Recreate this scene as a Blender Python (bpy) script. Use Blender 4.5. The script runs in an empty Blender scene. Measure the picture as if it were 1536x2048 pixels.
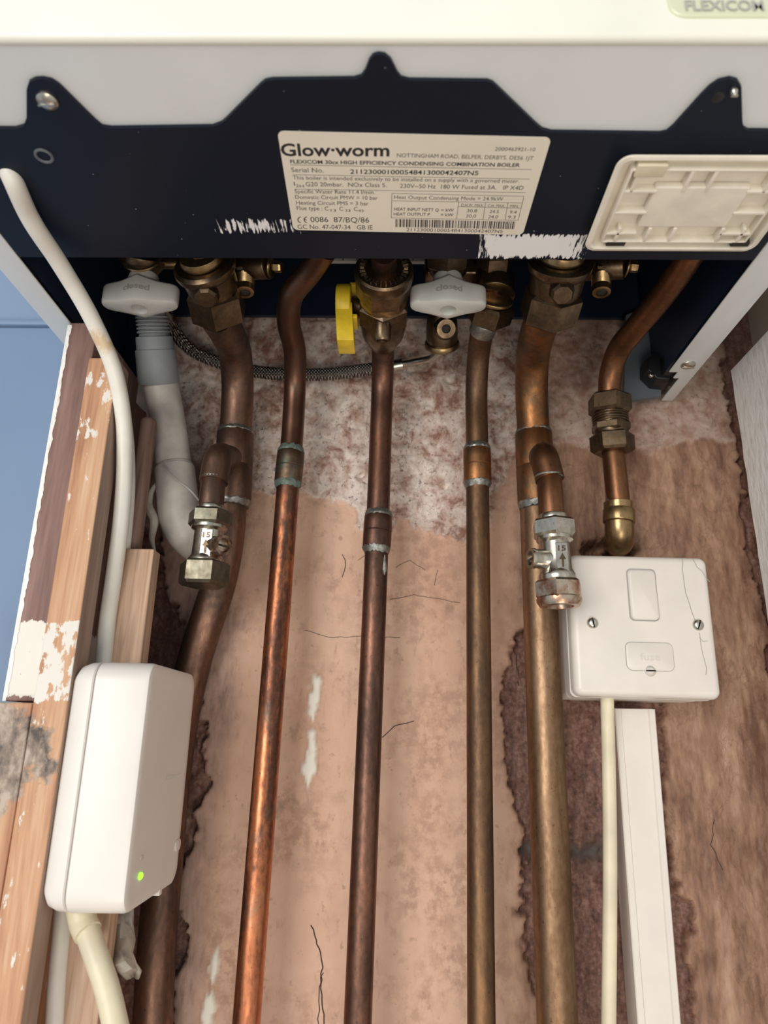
import bpy, math, random
import numpy as np
from mathutils import Vector, Matrix
random.seed(4); np.random.seed(4)
PI = math.pi
SC = bpy.context.scene
COL = SC.collection

# ------------------------------------------------------------------ camera
FPX, CX, CY = 1400.0, 768.0, 1024.0
CAM = Vector((0, -.478, 1.35))
pitch, yaw, roll = math.radians(17.5), math.radians(1.06), math.radians(1.0)
F = Vector((-math.sin(yaw)*math.cos(pitch), math.cos(yaw)*math.cos(pitch), math.sin(pitch)))
R0 = F.cross(Vector((0, 0, 1))).normalized(); U0 = R0.cross(F)
U = U0*math.cos(roll) - R0*math.sin(roll); R = R0*math.cos(roll) + U0*math.sin(roll)
cd = bpy.data.cameras.new('camera'); cam = bpy.data.objects.new('camera', cd); COL.objects.link(cam)
cam.matrix_world = Matrix(((R.x, U.x, -F.x, CAM.x), (R.y, U.y, -F.y, CAM.y), (R.z, U.z, -F.z, CAM.z), (0, 0, 0, 1)))
cd.sensor_fit = 'HORIZONTAL'; cd.sensor_width = 27.0; cd.lens = 27.0*FPX/1536
cd.clip_start = .01; cd.clip_end = 50
cd.dof.use_dof = True; cd.dof.focus_distance = .41; cd.dof.aperture_fstop = cd.lens/2.6
SC.camera = cam
SC.view_settings.view_transform = 'Standard'; SC.view_settings.look = 'None'
SC.view_settings.gamma = 1; SC.view_settings.use_curve_mapping = False
SC.view_settings.exposure = 0.24

# ------------------------------------------------------------------ light
w = bpy.data.worlds.new('world'); SC.world = w; w.use_nodes = True
bg = w.node_tree.nodes['Background']; bg.inputs[0].default_value = (.86, .93, 1.0, 1); bg.inputs[1].default_value = .46

def area(name, loc, target, sx, sy, power, col):
    l = bpy.data.lights.new(name, 'AREA'); l.shape = 'RECTANGLE'; l.size = sx; l.size_y = sy
    l.energy = power; l.color = col
    o = bpy.data.objects.new(name, l); COL.objects.link(o); o.location = loc
    o.rotation_euler = (Vector(target)-Vector(loc)).to_track_quat('-Z', 'Y').to_euler()
    return o
area('window_daylight', (-.75, -1.75, 1.45), (0, 0, 1.35), .9, 1.1, 17, (1, .96, .9))
area('low_fill_light', (.12, -1.15, .55), (0, -.2, 1.55), .6, .5, 4.6, (1, .90, .78))  # added unseen fill, brightens the boiler underside from below


# ------------------------------------------------------------------ pixel -> point on a known plane
def ray(px, py): return F + R*((px-CX)/FPX) - U*((py-CY)/FPX)
def at(px, py, Y): d = ray(px, py); return CAM + d*((Y-CAM.y)/d.y)
def atZ(px, py, Z): d = ray(px, py); return CAM + d*((Z-CAM.z)/d.z)
def atX(px, py, X): d = ray(px, py); return CAM + d*((X-CAM.x)/d.x)

# ------------------------------------------------------------------ objects
WL = {}
def thing(name, label, cat, loc=(0, 0, 0), group=None):
    o = bpy.data.objects.new(name, None); COL.objects.link(o); o.location = loc
    o.empty_display_size = .02
    o['label'] = label; o['category'] = cat
    if group: o['group'] = group
    WL[o.name] = Vector(loc)
    return o

def tag(o, label=None, cat=None, group=None, kind=None):
    if label: o['label'] = label
    if cat: o['category'] = cat
    if group: o['group'] = group
    if kind: o['kind'] = kind
    return o

def mk(name, verts, faces, mat, parent=None, smooth=True, ang=35, label=None, bev=0):
    vs = [Vector(v) for v in verts]
    if parent is None:
        mn = Vector([min(v[i] for v in vs) for i in range(3)]); mx = Vector([max(v[i] for v in vs) for i in range(3)])
        org = Vector(((mn.x+mx.x)/2, (mn.y+mx.y)/2, mn.z))
    else:
        org = WL[parent.name]
    me = bpy.data.meshes.new(name); me.from_pydata([tuple(v-org) for v in vs], [], faces); me.update()
    import bmesh
    b = bmesh.new(); b.from_mesh(me); bmesh.ops.recalc_face_normals(b, faces=b.faces)
    if bev:
        es = [e for e in b.edges if len(e.link_faces) == 2 and e.calc_face_angle(0) > .6]
        bmesh.ops.bevel(b, geom=es, offset=bev, segments=3, profile=.5, affect='EDGES', clamp_overlap=True)
    b.to_mesh(me); b.free()
    if smooth:
        me.shade_smooth(); me.set_sharp_from_angle(angle=math.radians(ang))
    if mat: me.materials.append(mat)
    o = bpy.data.objects.new(name, me); COL.objects.link(o)
    if parent is None: o.location = org; WL[o.name] = org
    else: o.parent = parent; WL[o.name] = org
    if label: o['label'] = label
    return o

class MB:
    def __init__(s): s.v = []; s.f = []
    def add(s, v, f):
        n = len(s.v); s.v += [Vector(x) for x in v]; s.f += [tuple(i+n for i in q) for q in f]; return s
    def box(s, x0, x1, y0, y1, z0, z1):
        v = [(x, y, z) for x in (x0, x1) for y in (y0, y1) for z in (z0, z1)]
        return s.add(v, [(0, 1, 3, 2), (4, 6, 7, 5), (0, 4, 5, 1), (2, 3, 7, 6), (0, 2, 6, 4), (1, 5, 7, 3)])
    def lathe(s, p0, p1, prof, n=32, phase=0):
        """prof: (t along p0->p1 in metres, or fraction if |t|<=1 with unit), r"""
        p0 = Vector(p0); p1 = Vector(p1); ax = p1-p0; L = ax.length; ax.normalize()
        a = ax.orthogonal().normalized()
        ref = Vector((1, 0, 0))
        if abs(ax.dot(ref)) < .9: a = (ref-ax*ax.dot(ref)).normalized()
        b = ax.cross(a)
        v = []; f = []
        for (t, r) in prof:
            for k in range(n):
                th = 2*PI*k/n+phase
                v.append(p0+ax*(t*L)+(a*math.cos(th)+b*math.sin(th))*r)
        m = len(prof)
        for i in range(m-1):
            for k in range(n):
                f.append((i*n+k, i*n+(k+1) % n, (i+1)*n+(k+1) % n, (i+1)*n+k))
        f.append(tuple(range(n))); f.append(tuple((m-1)*n+k for k in range(n)))
        return s.add(v, f)
    def cyl(s, p0, p1, r, n=32, c=.0006):
        L = (Vector(p1)-Vector(p0)).length; c = min(c, L*.3, r*.4); t = c/L
        return s.lathe(p0, p1, [(0, r-c), (t*.4, r-c*.3), (t, r), (1-t, r), (1-t*.4, r-c*.3), (1, r-c)], n)
    def hexn(s, p0, p1, r, n=6, phase=.52):
        L = (Vector(p1)-Vector(p0)).length; t = min(.22, .0016/L)
        return s.lathe(p0, p1, [(0, r*.87), (t, r), (1-t, r), (1, r*.87)], n, phase)
    def tube(s, pts, rad, n=28, sub=8, smooth=True):
        P = catmull(pts, sub) if smooth else [Vector(p) for p in pts]
        m = len(P)
        rr = rad if callable(rad) else (lambda t: rad)
        T = []
        for i in range(m):
            d = (P[min(i+1, m-1)]-P[max(i-1, 0)]).normalized(); T.append(d)
        nrm = T[0].orthogonal().normalized(); v = []; f = []
        for i in range(m):
            nrm = (nrm-T[i]*nrm.dot(T[i])).normalized(); bn = T[i].cross(nrm); r = rr(i/(m-1))
            for k in range(n):
                th = 2*PI*k/n
                v.append(P[i]+(nrm*math.cos(th)+bn*math.sin(th))*r)
        for i in range(m-1):
            for k in range(n):
                f.append((i*n+k, i*n+(k+1) % n, (i+1)*n+(k+1) % n, (i+1)*n+k))
        f.append(tuple(range(n))); f.append(tuple((m-1)*n+k for k in range(n)))
        return s.add(v, f)
    def rprism(s, c, u, v, wd, ht, r, rings, cs=6):
        """rounded rectangle slab; rings: (inset, offset along normal u x v)"""
        c = Vector(c); u = Vector(u).normalized(); v = Vector(v).normalized(); nn = u.cross(v)
        V = []; per = 4*(cs+1)
        for (ins, off) in rings:
            rr = max(r-ins, .0002); hw = wd/2-ins; hh = ht/2-ins
            for q, (sx, sy) in enumerate(((1, 1), (-1, 1), (-1, -1), (1, -1))):
                for k in range(cs+1):
                    th = q*PI/2+k*PI/2/cs
                    V.append(c+u*(sx*(hw-rr)+rr*math.cos(th))+v*(sy*(hh-rr)+rr*math.sin(th))+nn*off)
        f = []
        for i in range(len(rings)-1):
            for k in range(per):
                f.append((i*per+k, i*per+(k+1) % per, (i+1)*per+(k+1) % per, (i+1)*per+k))
        f.append(tuple(range(per))); f.append(tuple((len(rings)-1)*per+k for k in range(per)))
        return s.add(V, f)
    def poly(s, pts, vec):
        n = len(pts); vec = Vector(vec)
        v = [Vector(p) for p in pts]+[Vector(p)+vec for p in pts]
        f = [tuple(range(n)), tuple(range(2*n-1, n-1, -1))]+[(k, (k+1) % n, n+(k+1) % n, n+k) for k in range(n)]
        return s.add(v, f)
    def ribbon(s, pts, wd, nrm, up=.00015):
        nrm = Vector(nrm)
        for a, b in zip(pts[:-1], pts[1:]):
            a = Vector(a); b = Vector(b)
            sd = (b-a).cross(nrm).normalized()*wd/2
            s.add([a-sd, b-sd, b+sd, a+sd, a-sd+nrm*up, b-sd+nrm*up, b+sd+nrm*up, a+sd+nrm*up],
                  [(0, 1, 2, 3), (4, 5, 6, 7), (0, 1, 5, 4), (2, 3, 7, 6), (1, 2, 6, 5), (0, 3, 7, 4)])
        return s
    def build(s, name, mat, parent=None, **k): return mk(name, s.v, s.f, mat, parent, **k)

def catmull(pts, sub=8):
    P = [Vector(p) for p in pts]
    P = [P[0]*2-P[1]]+P+[P[-1]*2-P[-2]]
    out = []
    for i in range(1, len(P)-2):
        p0, p1, p2, p3 = P[i-1:i+3]
        for k in range(sub):
            t = k/sub
            # centripetal-ish tension through the chord lengths
            l0 = max((p1-p0).length, 1e-6); l1 = max((p2-p1).length, 1e-6); l2 = max((p3-p2).length, 1e-6)
            m1 = ((p2-p1)/l1*l0+(p1-p0)/l0*l1)/(l0+l1)*l1
            m2 = ((p3-p2)/l2*l1+(p2-p1)/l1*l2)/(l1+l2)*l1
            out.append(p1*(2*t**3-3*t**2+1)+m1*(t**3-2*t**2+t)+p2*(-2*t**3+3*t**2)+m2*(t**3-t**2))
    out.append(P[-2]); return out

def arcs(pts, radius, seg=8):
    """polyline with filleted corners (bent pipe)"""
    P = [Vector(p) for p in pts]; out = [P[0]]
    for i in range(1, len(P)-1):
        a = (P[i-1]-P[i]); b = (P[i+1]-P[i]); la, lb = a.length, b.length; a.normalize(); b.normalize()
        ang = a.angle(b); d = min(radius/math.tan(ang/2), la*.49, lb*.49)
        s, e = P[i]+a*d, P[i]+b*d
        for k in range(seg+1):
            t = k/seg; out.append(s*(1-t)**2+P[i]*2*t*(1-t)+e*t**2)
    out.append(P[-1]); return out

# ------------------------------------------------------------------ text as mesh
def text_mesh(txt, bold=0):
    c = bpy.data.curves.new('lettering', 'FONT'); c.body = txt; c.size = 1; c.offset = bold; c.resolution_u = 3; c.extrude = 0
    o = bpy.data.objects.new('lettering', c); COL.objects.link(o)
    dg = bpy.context.evaluated_depsgraph_get(); me = bpy.data.meshes.new_from_object(o.evaluated_get(dg))
    v = [tuple(x.co) for x in me.vertices]; f = [tuple(p.vertices) for p in me.polygons]
    bpy.data.objects.remove(o); bpy.data.curves.remove(c); bpy.data.meshes.remove(me)
    return v, f
def put_text(mb, txt, p0, p1, caph, up, bold=0, lift=0):
    """fit text between baseline points p0,p1 ; caph = cap height; up = unit vector"""
    v, f = text_mesh(txt, bold)
    if not v: return
    x0 = min(a[0] for a in v); x1 = max(a[0] for a in v)
    p0 = Vector(p0); p1 = Vector(p1); up = Vector(up); L = p1-p0; nn = L.cross(up).normalized()
    mb.add([p0+L*((a[0]-x0)/(x1-x0))+up*(a[1]/.7*caph)+nn*lift for a in v], f)

# ------------------------------------------------------------------ materials
def newmat(name):
    m = bpy.data.materials.new(name); m.use_nodes = True
    return m, m.node_tree, m.node_tree.nodes['Principled BSDF']
def N(nt, t, **k):
    n = nt.nodes.new(t)
    for a, b in k.items(): setattr(n, a, b)
    return n
def noise(nt, scale, detail=5, stretch=(1, 1, 1), rough=.55, seed=0, dist=0):
    g = N(nt, 'ShaderNodeNewGeometry'); mp = N(nt, 'ShaderNodeMapping')
    mp.inputs['Scale'].default_value = stretch; mp.inputs['Location'].default_value = (seed, seed*.7, seed*.3)
    nt.links.new(g.outputs['Position'], mp.inputs['Vector'])
    n = N(nt, 'ShaderNodeTexNoise'); n.inputs['Scale'].default_value = scale; n.inputs['Detail'].default_value = detail
    n.inputs['Roughness'].default_value = rough; n.inputs['Distortion'].default_value = dist
    nt.links.new(mp.outputs[0], n.inputs['Vector'])
    return n.outputs['Fac']
def ramp(nt, fac, stops):
    r = N(nt, 'ShaderNodeValToRGB'); e = r.color_ramp.elements
    while len(e) < len(stops): e.new(.5)
    for i, (p, c) in enumerate(stops):
        e[i].position = p; e[i].color = (c[0], c[1], c[2], 1) if isinstance(c, (tuple, list)) else (c, c, c, 1)
    nt.links.new(fac, r.inputs[0]); return r.outputs[0]
def mix(nt, fac, a, b):
    m = N(nt, 'ShaderNodeMix'); m.data_type = 'RGBA'
    for s, x in ((m.inputs[0], fac), (m.inputs[6], a), (m.inputs[7], b)):
        if isinstance(x, (int, float)): s.default_value = x
        elif isinstance(x, (tuple, list)): s.default_value = (*x[:3], 1)
        else: nt.links.new(x, s)
    return m.outputs[2]
def mth(nt, op, a, b=0, c=None, clamp=False):
    m = N(nt, 'ShaderNodeMath'); m.operation = op; m.use_clamp = clamp
    for i, x in enumerate((a, b) if c is None else (a, b, c)):
        if isinstance(x, (int, float)): m.inputs[i].default_value = x
        else: nt.links.new(x, m.inputs[i])
    return m.outputs[0]
def bump(nt, bs, h, strength=.3, dist=.001):
    b = N(nt, 'ShaderNodeBump'); b.inputs['Strength'].default_value = strength; b.inputs['Distance'].default_value = dist
    nt.links.new(h, b.inputs['Height']); nt.links.new(b.outputs[0], bs.inputs['Normal'])
def pos(nt):
    g = N(nt, 'ShaderNodeNewGeometry'); s = N(nt, 'ShaderNodeSeparateXYZ'); nt.links.new(g.outputs['Position'], s.inputs[0]); return s.outputs

def plain(name, col, rough=.45, var=.06, metal=0, bmp=.05, nsc=60, emis=None, coat=0):
    m, nt, b = newmat(name)
    n = noise(nt, nsc, 6)
    c2 = tuple(max(0, x*(1-var*2.2)) for x in col)
    nt.links.new(ramp(nt, n, [(.3, c2), (.62, col)]), b.inputs['Base Color'])
    b.inputs['Roughness'].default_value = rough; b.inputs['Metallic'].default_value = metal
    if coat: b.inputs['Coat Weight'].default_value = coat
    if bmp: bump(nt, b, noise(nt, nsc*6, 4), bmp, .0005)
    if emis: b.inputs['Emission Color'].default_value = (*emis[0], 1); b.inputs['Emission Strength'].default_value = emis[1]
    return m

def copper(name, stops, rough=(.28, .5), seed=0, green=0, zst=.18, sc=60, metal=.95, tarnish=None):
    m, nt, b = newmat(name)
    n1 = noise(nt, sc, 7, (1, 1, zst), .6, seed, .4)
    n2 = noise(nt, 380, 5, (1, 1, .5), .6, seed+3)
    mixn = mth(nt, 'ADD', mth(nt, 'MULTIPLY', n1, .72), mth(nt, 'MULTIPLY', n2, .28))
    c = ramp(nt, mixn, stops)
    # small dark spots
    sp = noise(nt, 700, 2, (1, 1, .6), .5, seed+9)
    c = mix(nt, ramp(nt, sp, [(.66, 0), (.74, .6)]), c, (.05, .03, .025))
    if tarnish:
        # brown tarnish covering the length above a ragged height
        zt_, col_ = tarnish
        tm = ramp(nt, mth(nt, 'ADD', mth(nt, 'MULTIPLY', mth(nt, 'SUBTRACT', pos(nt)[2], zt_), 30), n1), [(.35, 0), (.65, .92)])
        c = mix(nt, tm, c, col_)
    if green:
        g = ramp(nt, noise(nt, 90, 5, (1, 1, .6), .6, seed+5), [(.55, 0), (.68, green)])
        c = mix(nt, g, c, (.11, .16, .13))
    nt.links.new(c, b.inputs['Base Color'])
    b.inputs['Metallic'].default_value = metal
    r = N(nt, 'ShaderNodeMapRange'); nt.links.new(mixn, r.inputs[0]); r.inputs[1].default_value = .35; r.inputs[2].default_value = .65
    r.inputs[3].default_value = rough[1]; r.inputs[4].default_value = rough[0]
    nt.links.new(r.outputs[0], b.inputs['Roughness'])
    bump(nt, b, n2, .12, .0006)
    return m

def SX(st, k, d=.9): return [(p, tuple(x*k*(1 if i == 0 else d) for i, x in enumerate(c))) for p, c in st]
BR1 = (.11, .052, .034); BR2 = (.27, .115, .066); CU = (.62, .25, .12); TAN = (.46, .27, .13); BRS = (.55, .37, .16)
M = {}
M['cu_a'] = copper('copper_bright', [(.36, (.085, .042, .03)), (.45, (.17, .075, .048)), (.53, (.42, .155, .075)), (.66, (.66, .27, .13))], (.3, .5), 1, .3, sc=75, tarnish=(1.498, (.12, .066, .048)))
M['cu_c'] = copper('copper_brown', [(.32, (.06, .038, .03)), (.45, (.115, .065, .048)), (.56, (.20, .10, .068)), (.7, (.38, .17, .10))], (.36, .55), 5)
M['cu_d'] = copper('copper_dull_brown', [(.32, (.075, .045, .032)), (.46, (.13, .078, .05)), (.58, (.21, .12, .062)), (.72, (.30, .16, .08))], (.42, .6), 9)
M['cu_e'] = copper('copper_brass_tone', [(.32, (.12, .06, .036)), (.45, (.20, .118, .068)), (.56, (.285, .178, .104)), (.70, (.40, .27, .17))], (.36, .54), 14)
M['cu_eu'] = copper('copper_orange_patina', [(.34, (.085, .06, .04)), (.45, (.17, .10, .055)), (.55, (.30, .13, .05)), (.68, (.40, .21, .09))], (.38, .56), 19, zst=.4, sc=45)
M['cu_b'] = copper('copper_dusty', [(.34, (.085, .058, .046)), (.46, (.14, .09, .068)), (.58, (.23, .13, .09)), (.72, (.38, .22, .15))], (.42, .6), 23, zst=.3)
M['cu_f'] = copper('copper_plain', [(.34, (.12, .058, .032)), (.5, (.21, .098, .05)), (.7, (.32, .16, .08))], (.34, .48), 29)
M['brass'] = copper('brass_old', [(.34, (.075, .055, .035)), (.5, (.15, .105, .065)), (.68, (.27, .19, .115))], (.28, .42), 33, zst=1, sc=90)
M['brass_hi'] = copper('brass_clean', [(.34, (.20, .135, .07)), (.6, (.40, .28, .14))], (.26, .38), 37, zst=1, sc=90)
M['chrome'] = copper('chrome_worn', [(.32, (.22, .19, .145)), (.45, (.44, .41, .35)), (.62, (.62, .59, .52))], (.2, .36), 41, zst=1, sc=90, metal=1)
M['chrome_rust'] = copper('chrome_rusted', [(.36, (.20, .085, .045)), (.45, (.36, .22, .15)), (.56, (.52, .44, .36))], (.24, .42), 45, zst=1, sc=110, metal=1)
M['nickel'] = copper('dull_nickel', [(.34, (.10, .085, .06)), (.5, (.19, .17, .125)), (.68, (.30, .27, .21))], (.3, .44), 47, green=.25, zst=1, sc=70)
M['rust'] = copper('rusty_metal', [(.36, (.09, .05, .035)), (.5, (.24, .15, .10)), (.65, (.46, .38, .32))], (.3, .5), 49, zst=1, sc=260)
M['cu_green'] = copper('copper_greenish', [(.36, (.07, .055, .04)), (.5, (.14, .095, .065)), (.66, (.22, .14, .09))], (.4, .55), 57, green=.7, zst=1, sc=90)
M['solder'] = copper('solder_grey', [(.34, (.15, .15, .135)), (.6, (.38, .38, .35))], (.4, .6), 51, zst=1, sc=200)
M['verd'] = copper('verdigris', [(.35, (.08, .09, .075)), (.6, (.15, .20, .17))], (.5, .7), 55, zst=1, sc=200, metal=.3)
M['steel'] = plain('screw_steel', (.62, .60, .54), .28, .1, 1, .1, 200)
M['braid'] = None
M['white_paint'] = plain('boiler_white_paint', (.76, .79, .79), .32, .025, 0, .03, 25)
M['cream_paint'] = plain('boiler_cream_front', (.83, .83, .74), .35, .02, 0, .03, 20)
M['white_pl'] = plain('white_plastic', (.79, .735, .67), .33, .03, 0, .02, 40)
M['cream_pl'] = plain('cream_plastic', (.86, .80, .68), .4, .06, 0, .03, 80)
M['box_pl'] = plain('receiver_plastic', (.80, .755, .70), .35, .02, 0, .02, 30)
M['grey_pl'] = plain('grey_handle_plastic', (.62, .62, .58), .38, .05, 0, .05, 60)
M['cable'] = plain('cable_sheath', (.80, .76, .68), .38, .09, 0, .04, 26)
M['cable2'] = plain('cream_cable_sheath', (.80, .72, .52), .4, .08, 0, .04, 40)
def stained():
    m, nt, b = newmat('stained_cable_sheath')
    p = pos(nt)
    k = mth(nt, 'SUBTRACT', 1, mth(nt, 'DIVIDE', mth(nt, 'ABSOLUTE', mth(nt, 'SUBTRACT', p[2], 1.553)), .014))
    n = noise(nt, 110, 5, (1, 1, .6), .6, 3)
    st = ramp(nt, mth(nt, 'ADD', mth(nt, 'MULTIPLY', k, .5), mth(nt, 'SUBTRACT', n, .5)), [(.3, 0), (.48, .75)])
    base = ramp(nt, noise(nt, 26, 6), [(.3, (.66, .62, .54)), (.62, (.82, .79, .72))])
    nt.links.new(mix(nt, st, base, (.62, .42, .20)), b.inputs['Base Color']); b.inputs['Roughness'].default_value = .38
    bump(nt, b, n, .1, .0006); return m
M['cable_stained'] = stained()
M['yellow'] = plain('yellow_plastic', (.82, .58, .03), .4, .12, 0, .08, 90)
M['navy'] = plain('navy_chassis_paint', (.012, .022, .045), .4, .1, 0, .02, 30)
M['bracket'] = plain('blue_grey_bracket', (.115, .13, .145), .45, .1, 0, .03, 30)
M['black'] = plain('black_plastic', (.01, .01, .012), .4, .1)
M['ink'] = plain('printed_ink', (.02, .02, .022), .6, 0, bmp=0)
M['label'] = plain('label_paper', (.86, .80, .68), .5, .03, 0, 0, 30)
M['dark'] = plain('dark_gap', (.03, .025, .02), .8, .1)
M['waste'] = plain('waste_pipe_plastic', (.60, .55, .50), .45, .16, 0, .15, 50)
M['waste_grey'] = plain('grey_rubber', (.24, .26, .27), .55, .08, 0, .1, 60)
M['blue_wall'] = plain('blue_grey_panel_paint', (.20, .29, .44), .5, .04, 0, .03, 6)
M['cream_wall'] = plain('cream_wall_paint', (.66, .60, .50), .6, .05, 0, .1, 20)
M['floor'] = plain('floor_vinyl', (.45, .40, .34), .5, .05, 0, .1, 8)
M['led'] = plain('green_led', (.1, .9, .02), .3, 0, bmp=0, emis=((.25, 1, .02), 2.0))
M['faint'] = plain('faint_white_print', (.93, .92, .90), .5, 0, bmp=0)
M['greyprint'] = plain('grey_print', (.40, .41, .38), .5, 0, bmp=0)
M['badge'] = plain('badge_green_cream', (.66, .70, .50), .3, .02)
M['emb'] = plain('embossed_shade', (.36, .35, .33), .5, 0, bmp=0)
M['emb2'] = plain('embossed_pale', (.66, .62, .57), .5, 0, bmp=0)
M['foam'] = plain('dusty_scrap', (.62, .56, .47), .8, .2, 0, .3, 90)
M['filler'] = plain('white_filler', (.78, .74, .66), .6, .12, 0, .3, 120)
M['crack'] = plain('crack_dark', (.07, .04, .03), .9, .1)
M['white_hi'] = plain('white_wood_gloss', (.84, .81, .76), .3, .06, 0, .0, 40)

def braid():
    m, nt, b = newmat('braided_steel')
    g = N(nt, 'ShaderNodeNewGeometry')
    out = []
    for rot in (.75, -.75):
        mp = N(nt, 'ShaderNodeMapping'); mp.inputs['Rotation'].default_value = (0, rot, 0); nt.links.new(g.outputs['Position'], mp.inputs[0])
        wv = N(nt, 'ShaderNodeTexWave'); wv.inputs['Scale'].default_value = 190; wv.inputs['Distortion'].default_value = .4
        nt.links.new(mp.outputs[0], wv.inputs[0]); out.append(wv.outputs['Fac'])
    mx = mth(nt, 'MULTIPLY', out[0], out[1])
    nt.links.new(ramp(nt, mx, [(.05, (.05, .045, .04)), (.5, (.62, .58, .52))]), b.inputs['Base Color'])
    b.inputs['Metallic'].default_value = .9; b.inputs['Roughness'].default_value = .35
    bump(nt, b, mx, .8, .0008); return m
M['braid'] = braid()

def rough_white():
    m, nt, b = newmat('rough_painted_wood_white')
    n = noise(nt, 30, 5, (1, 1, .5), .6, 3)
    n2 = noise(nt, 260, 5, (1, 1, .35), .6, 8)
    c = ramp(nt, n2, [(.3, (.74, .71, .66)), (.5, (.86, .85, .82))])
    c = mix(nt, ramp(nt, n, [(.62, 0), (.72, .5)]), c, (.78, .66, .50))
    nt.links.new(c, b.inputs['Base Color']); b.inputs['Roughness'].default_value = .35
    bump(nt, b, n2, .7, .0012); return m
M['rough_white'] = rough_white()

def black_plate():
    """black enamel with dried white brush smears in two places and a few splashes"""
    m, nt, b = newmat('black_enamel_plate')
    p = pos(nt)
    def boxmask(x0, x1, y0, y1, edge=.004):
        a = mth(nt, 'SUBTRACT', 1, mth(nt, 'DIVIDE', mth(nt, 'ABSOLUTE', mth(nt, 'SUBTRACT', p[0], (x0+x1)/2)), (x1-x0)/2))
        c = mth(nt, 'SUBTRACT', 1, mth(nt, 'DIVIDE', mth(nt, 'ABSOLUTE', mth(nt, 'SUBTRACT', p[1], (y0+y1)/2)), (y1-y0)/2))
        return mth(nt, 'MINIMUM', a, c)
    br = mth(nt, 'ADD', mth(nt, 'MULTIPLY', mth(nt, 'SUBTRACT', noise(nt, 420, 4, (1.6, .16, 1), .65, 2, .25), .5), 2.4), .5)
    q = []
    for (x0, x1, y0, y1, k, o) in SMEARS:
        mk_ = boxmask(x0, x1, y0, y1)
        v = mth(nt, 'ADD', mth(nt, 'MULTIPLY', mth(nt, 'POWER', mth(nt, 'MAXIMUM', mk_, 0), .5), k), mth(nt, 'SUBTRACT', br, o))
        v = mth(nt, 'MULTIPLY', mth(nt, 'GREATER_THAN', mk_, 0), v)
        q.append(ramp(nt, v, [(.50, 0), (.56, 1)]))
    s = mth(nt, 'MAXIMUM', q[0], q[1])
    dots = ramp(nt, noise(nt, 420, 2, (1, 1, 1), .5, 6), [(.775, 0), (.79, .5)])
    s2 = mth(nt, 'MAXIMUM', s, dots)
    nt.links.new(mix(nt, s2, (.006, .010, .020), (.86, .86, .86)), b.inputs['Base Color'])
    b.inputs['Roughness'].default_value = .42; b.inputs['Specular IOR Level'].default_value = .22
    bump(nt, b, s, .5, .0008)
    return m

def wood(name, c_dark, c_mid, c_light, seed=0, sc=26, paint=None, rough=.62, stain=None):
    m, nt, b = newmat(name)
    n = noise(nt, sc, 8, (3.2, 3.2, .22), .6, seed, 1.2)
    f = noise(nt, 240, 5, (2.5, 2.5, .12), .6, seed+2)
    v = mth(nt, 'ADD', mth(nt, 'MULTIPLY', n, .75), mth(nt, 'MULTIPLY', f, .25))
    c = ramp(nt, v, [(.34, c_dark), (.5, c_mid), (.66, c_light)])
    p = pos(nt)
    if stain:
        z0, z1, xr = stain
        k = mth(nt, 'SUBTRACT', 1, mth(nt, 'DIVIDE', mth(nt, 'ABSOLUTE', mth(nt, 'SUBTRACT', p[2], (z0+z1)/2)), (z1-z0)/2))
        k = mth(nt, 'ADD', k, mth(nt, 'MULTIPLY', mth(nt, 'SUBTRACT', xr, p[0]), 30))
        k = mth(nt, 'ADD', mth(nt, 'MULTIPLY', k, .5), mth(nt, 'MULTIPLY', mth(nt, 'SUBTRACT', noise(nt, 60, 5, (1, 1, 1), .6, 4), .5), 1.4))
        sc_ = ramp(nt, noise(nt, 140, 6, (1, 1, .6), .65, 7), [(.35, (.09, .07, .06)), (.5, (.30, .23, .18)), (.65, (.52, .42, .34))])
        c = mix(nt, ramp(nt, k, [(.2, 0), (.32, 1)]), c, sc_)
    if paint:
        # (z0,z1,amount): painted band, flaking
        for (z0, z1, amt) in paint:
            k = mth(nt, 'SUBTRACT', 1, mth(nt, 'DIVIDE', mth(nt, 'ABSOLUTE', mth(nt, 'SUBTRACT', p[2], (z0+z1)/2)), (z1-z0)/2))
            k = mth(nt, 'MINIMUM', mth(nt, 'MULTIPLY', k, 6), 1)
            k = mth(nt, 'ADD', mth(nt, 'MULTIPLY', k, .5), mth(nt, 'MULTIPLY', mth(nt, 'SUBTRACT', noise(nt, 110, 6, (1.4, 1.4, .6), .65, seed+11), .5), 1.6))
            c = mix(nt, ramp(nt, k, [(.5-amt, 0), (.56-amt, 1)]), c, (.78, .74, .67))
    nt.links.new(c, b.inputs['Base Color']); b.inputs['Roughness'].default_value = rough
    bump(nt, b, v, .35, .001)
    return m

# ------------------------------------------------------------------ numpy noise
def vnoise(x, y, seed=0):
    xi = np.floor(x).astype(np.int64); yi = np.floor(y).astype(np.int64); xf = x-xi; yf = y-yi
    def h(a, b):
        n = (a*374761393+b*668265263+seed*1442695041) & 0xffffffff
        n = ((n ^ (n >> 13))*1274126177) & 0xffffffff
        return ((n ^ (n >> 16)) & 0xffff)/65535.0
    u = xf*xf*(3-2*xf); v = yf*yf*(3-2*yf)
    return (h(xi, yi)*(1-u)+h(xi+1, yi)*u)*(1-v)+(h(xi, yi+1)*(1-u)+h(xi+1, yi+1)*u)*v
def fbm(x, y, sc, oc=5, seed=0, g=.5):
    s = 0; a = 1; t = 0
    for i in range(oc):
        s = s+a*vnoise(x*sc*2**i, y*sc*2**i, seed+i*7); t += a; a *= g
    return s/t
def sstep(a, b, x):
    t = np.clip((x-a)/(b-a), 0, 1); return t*t*(3-2*t)

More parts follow.
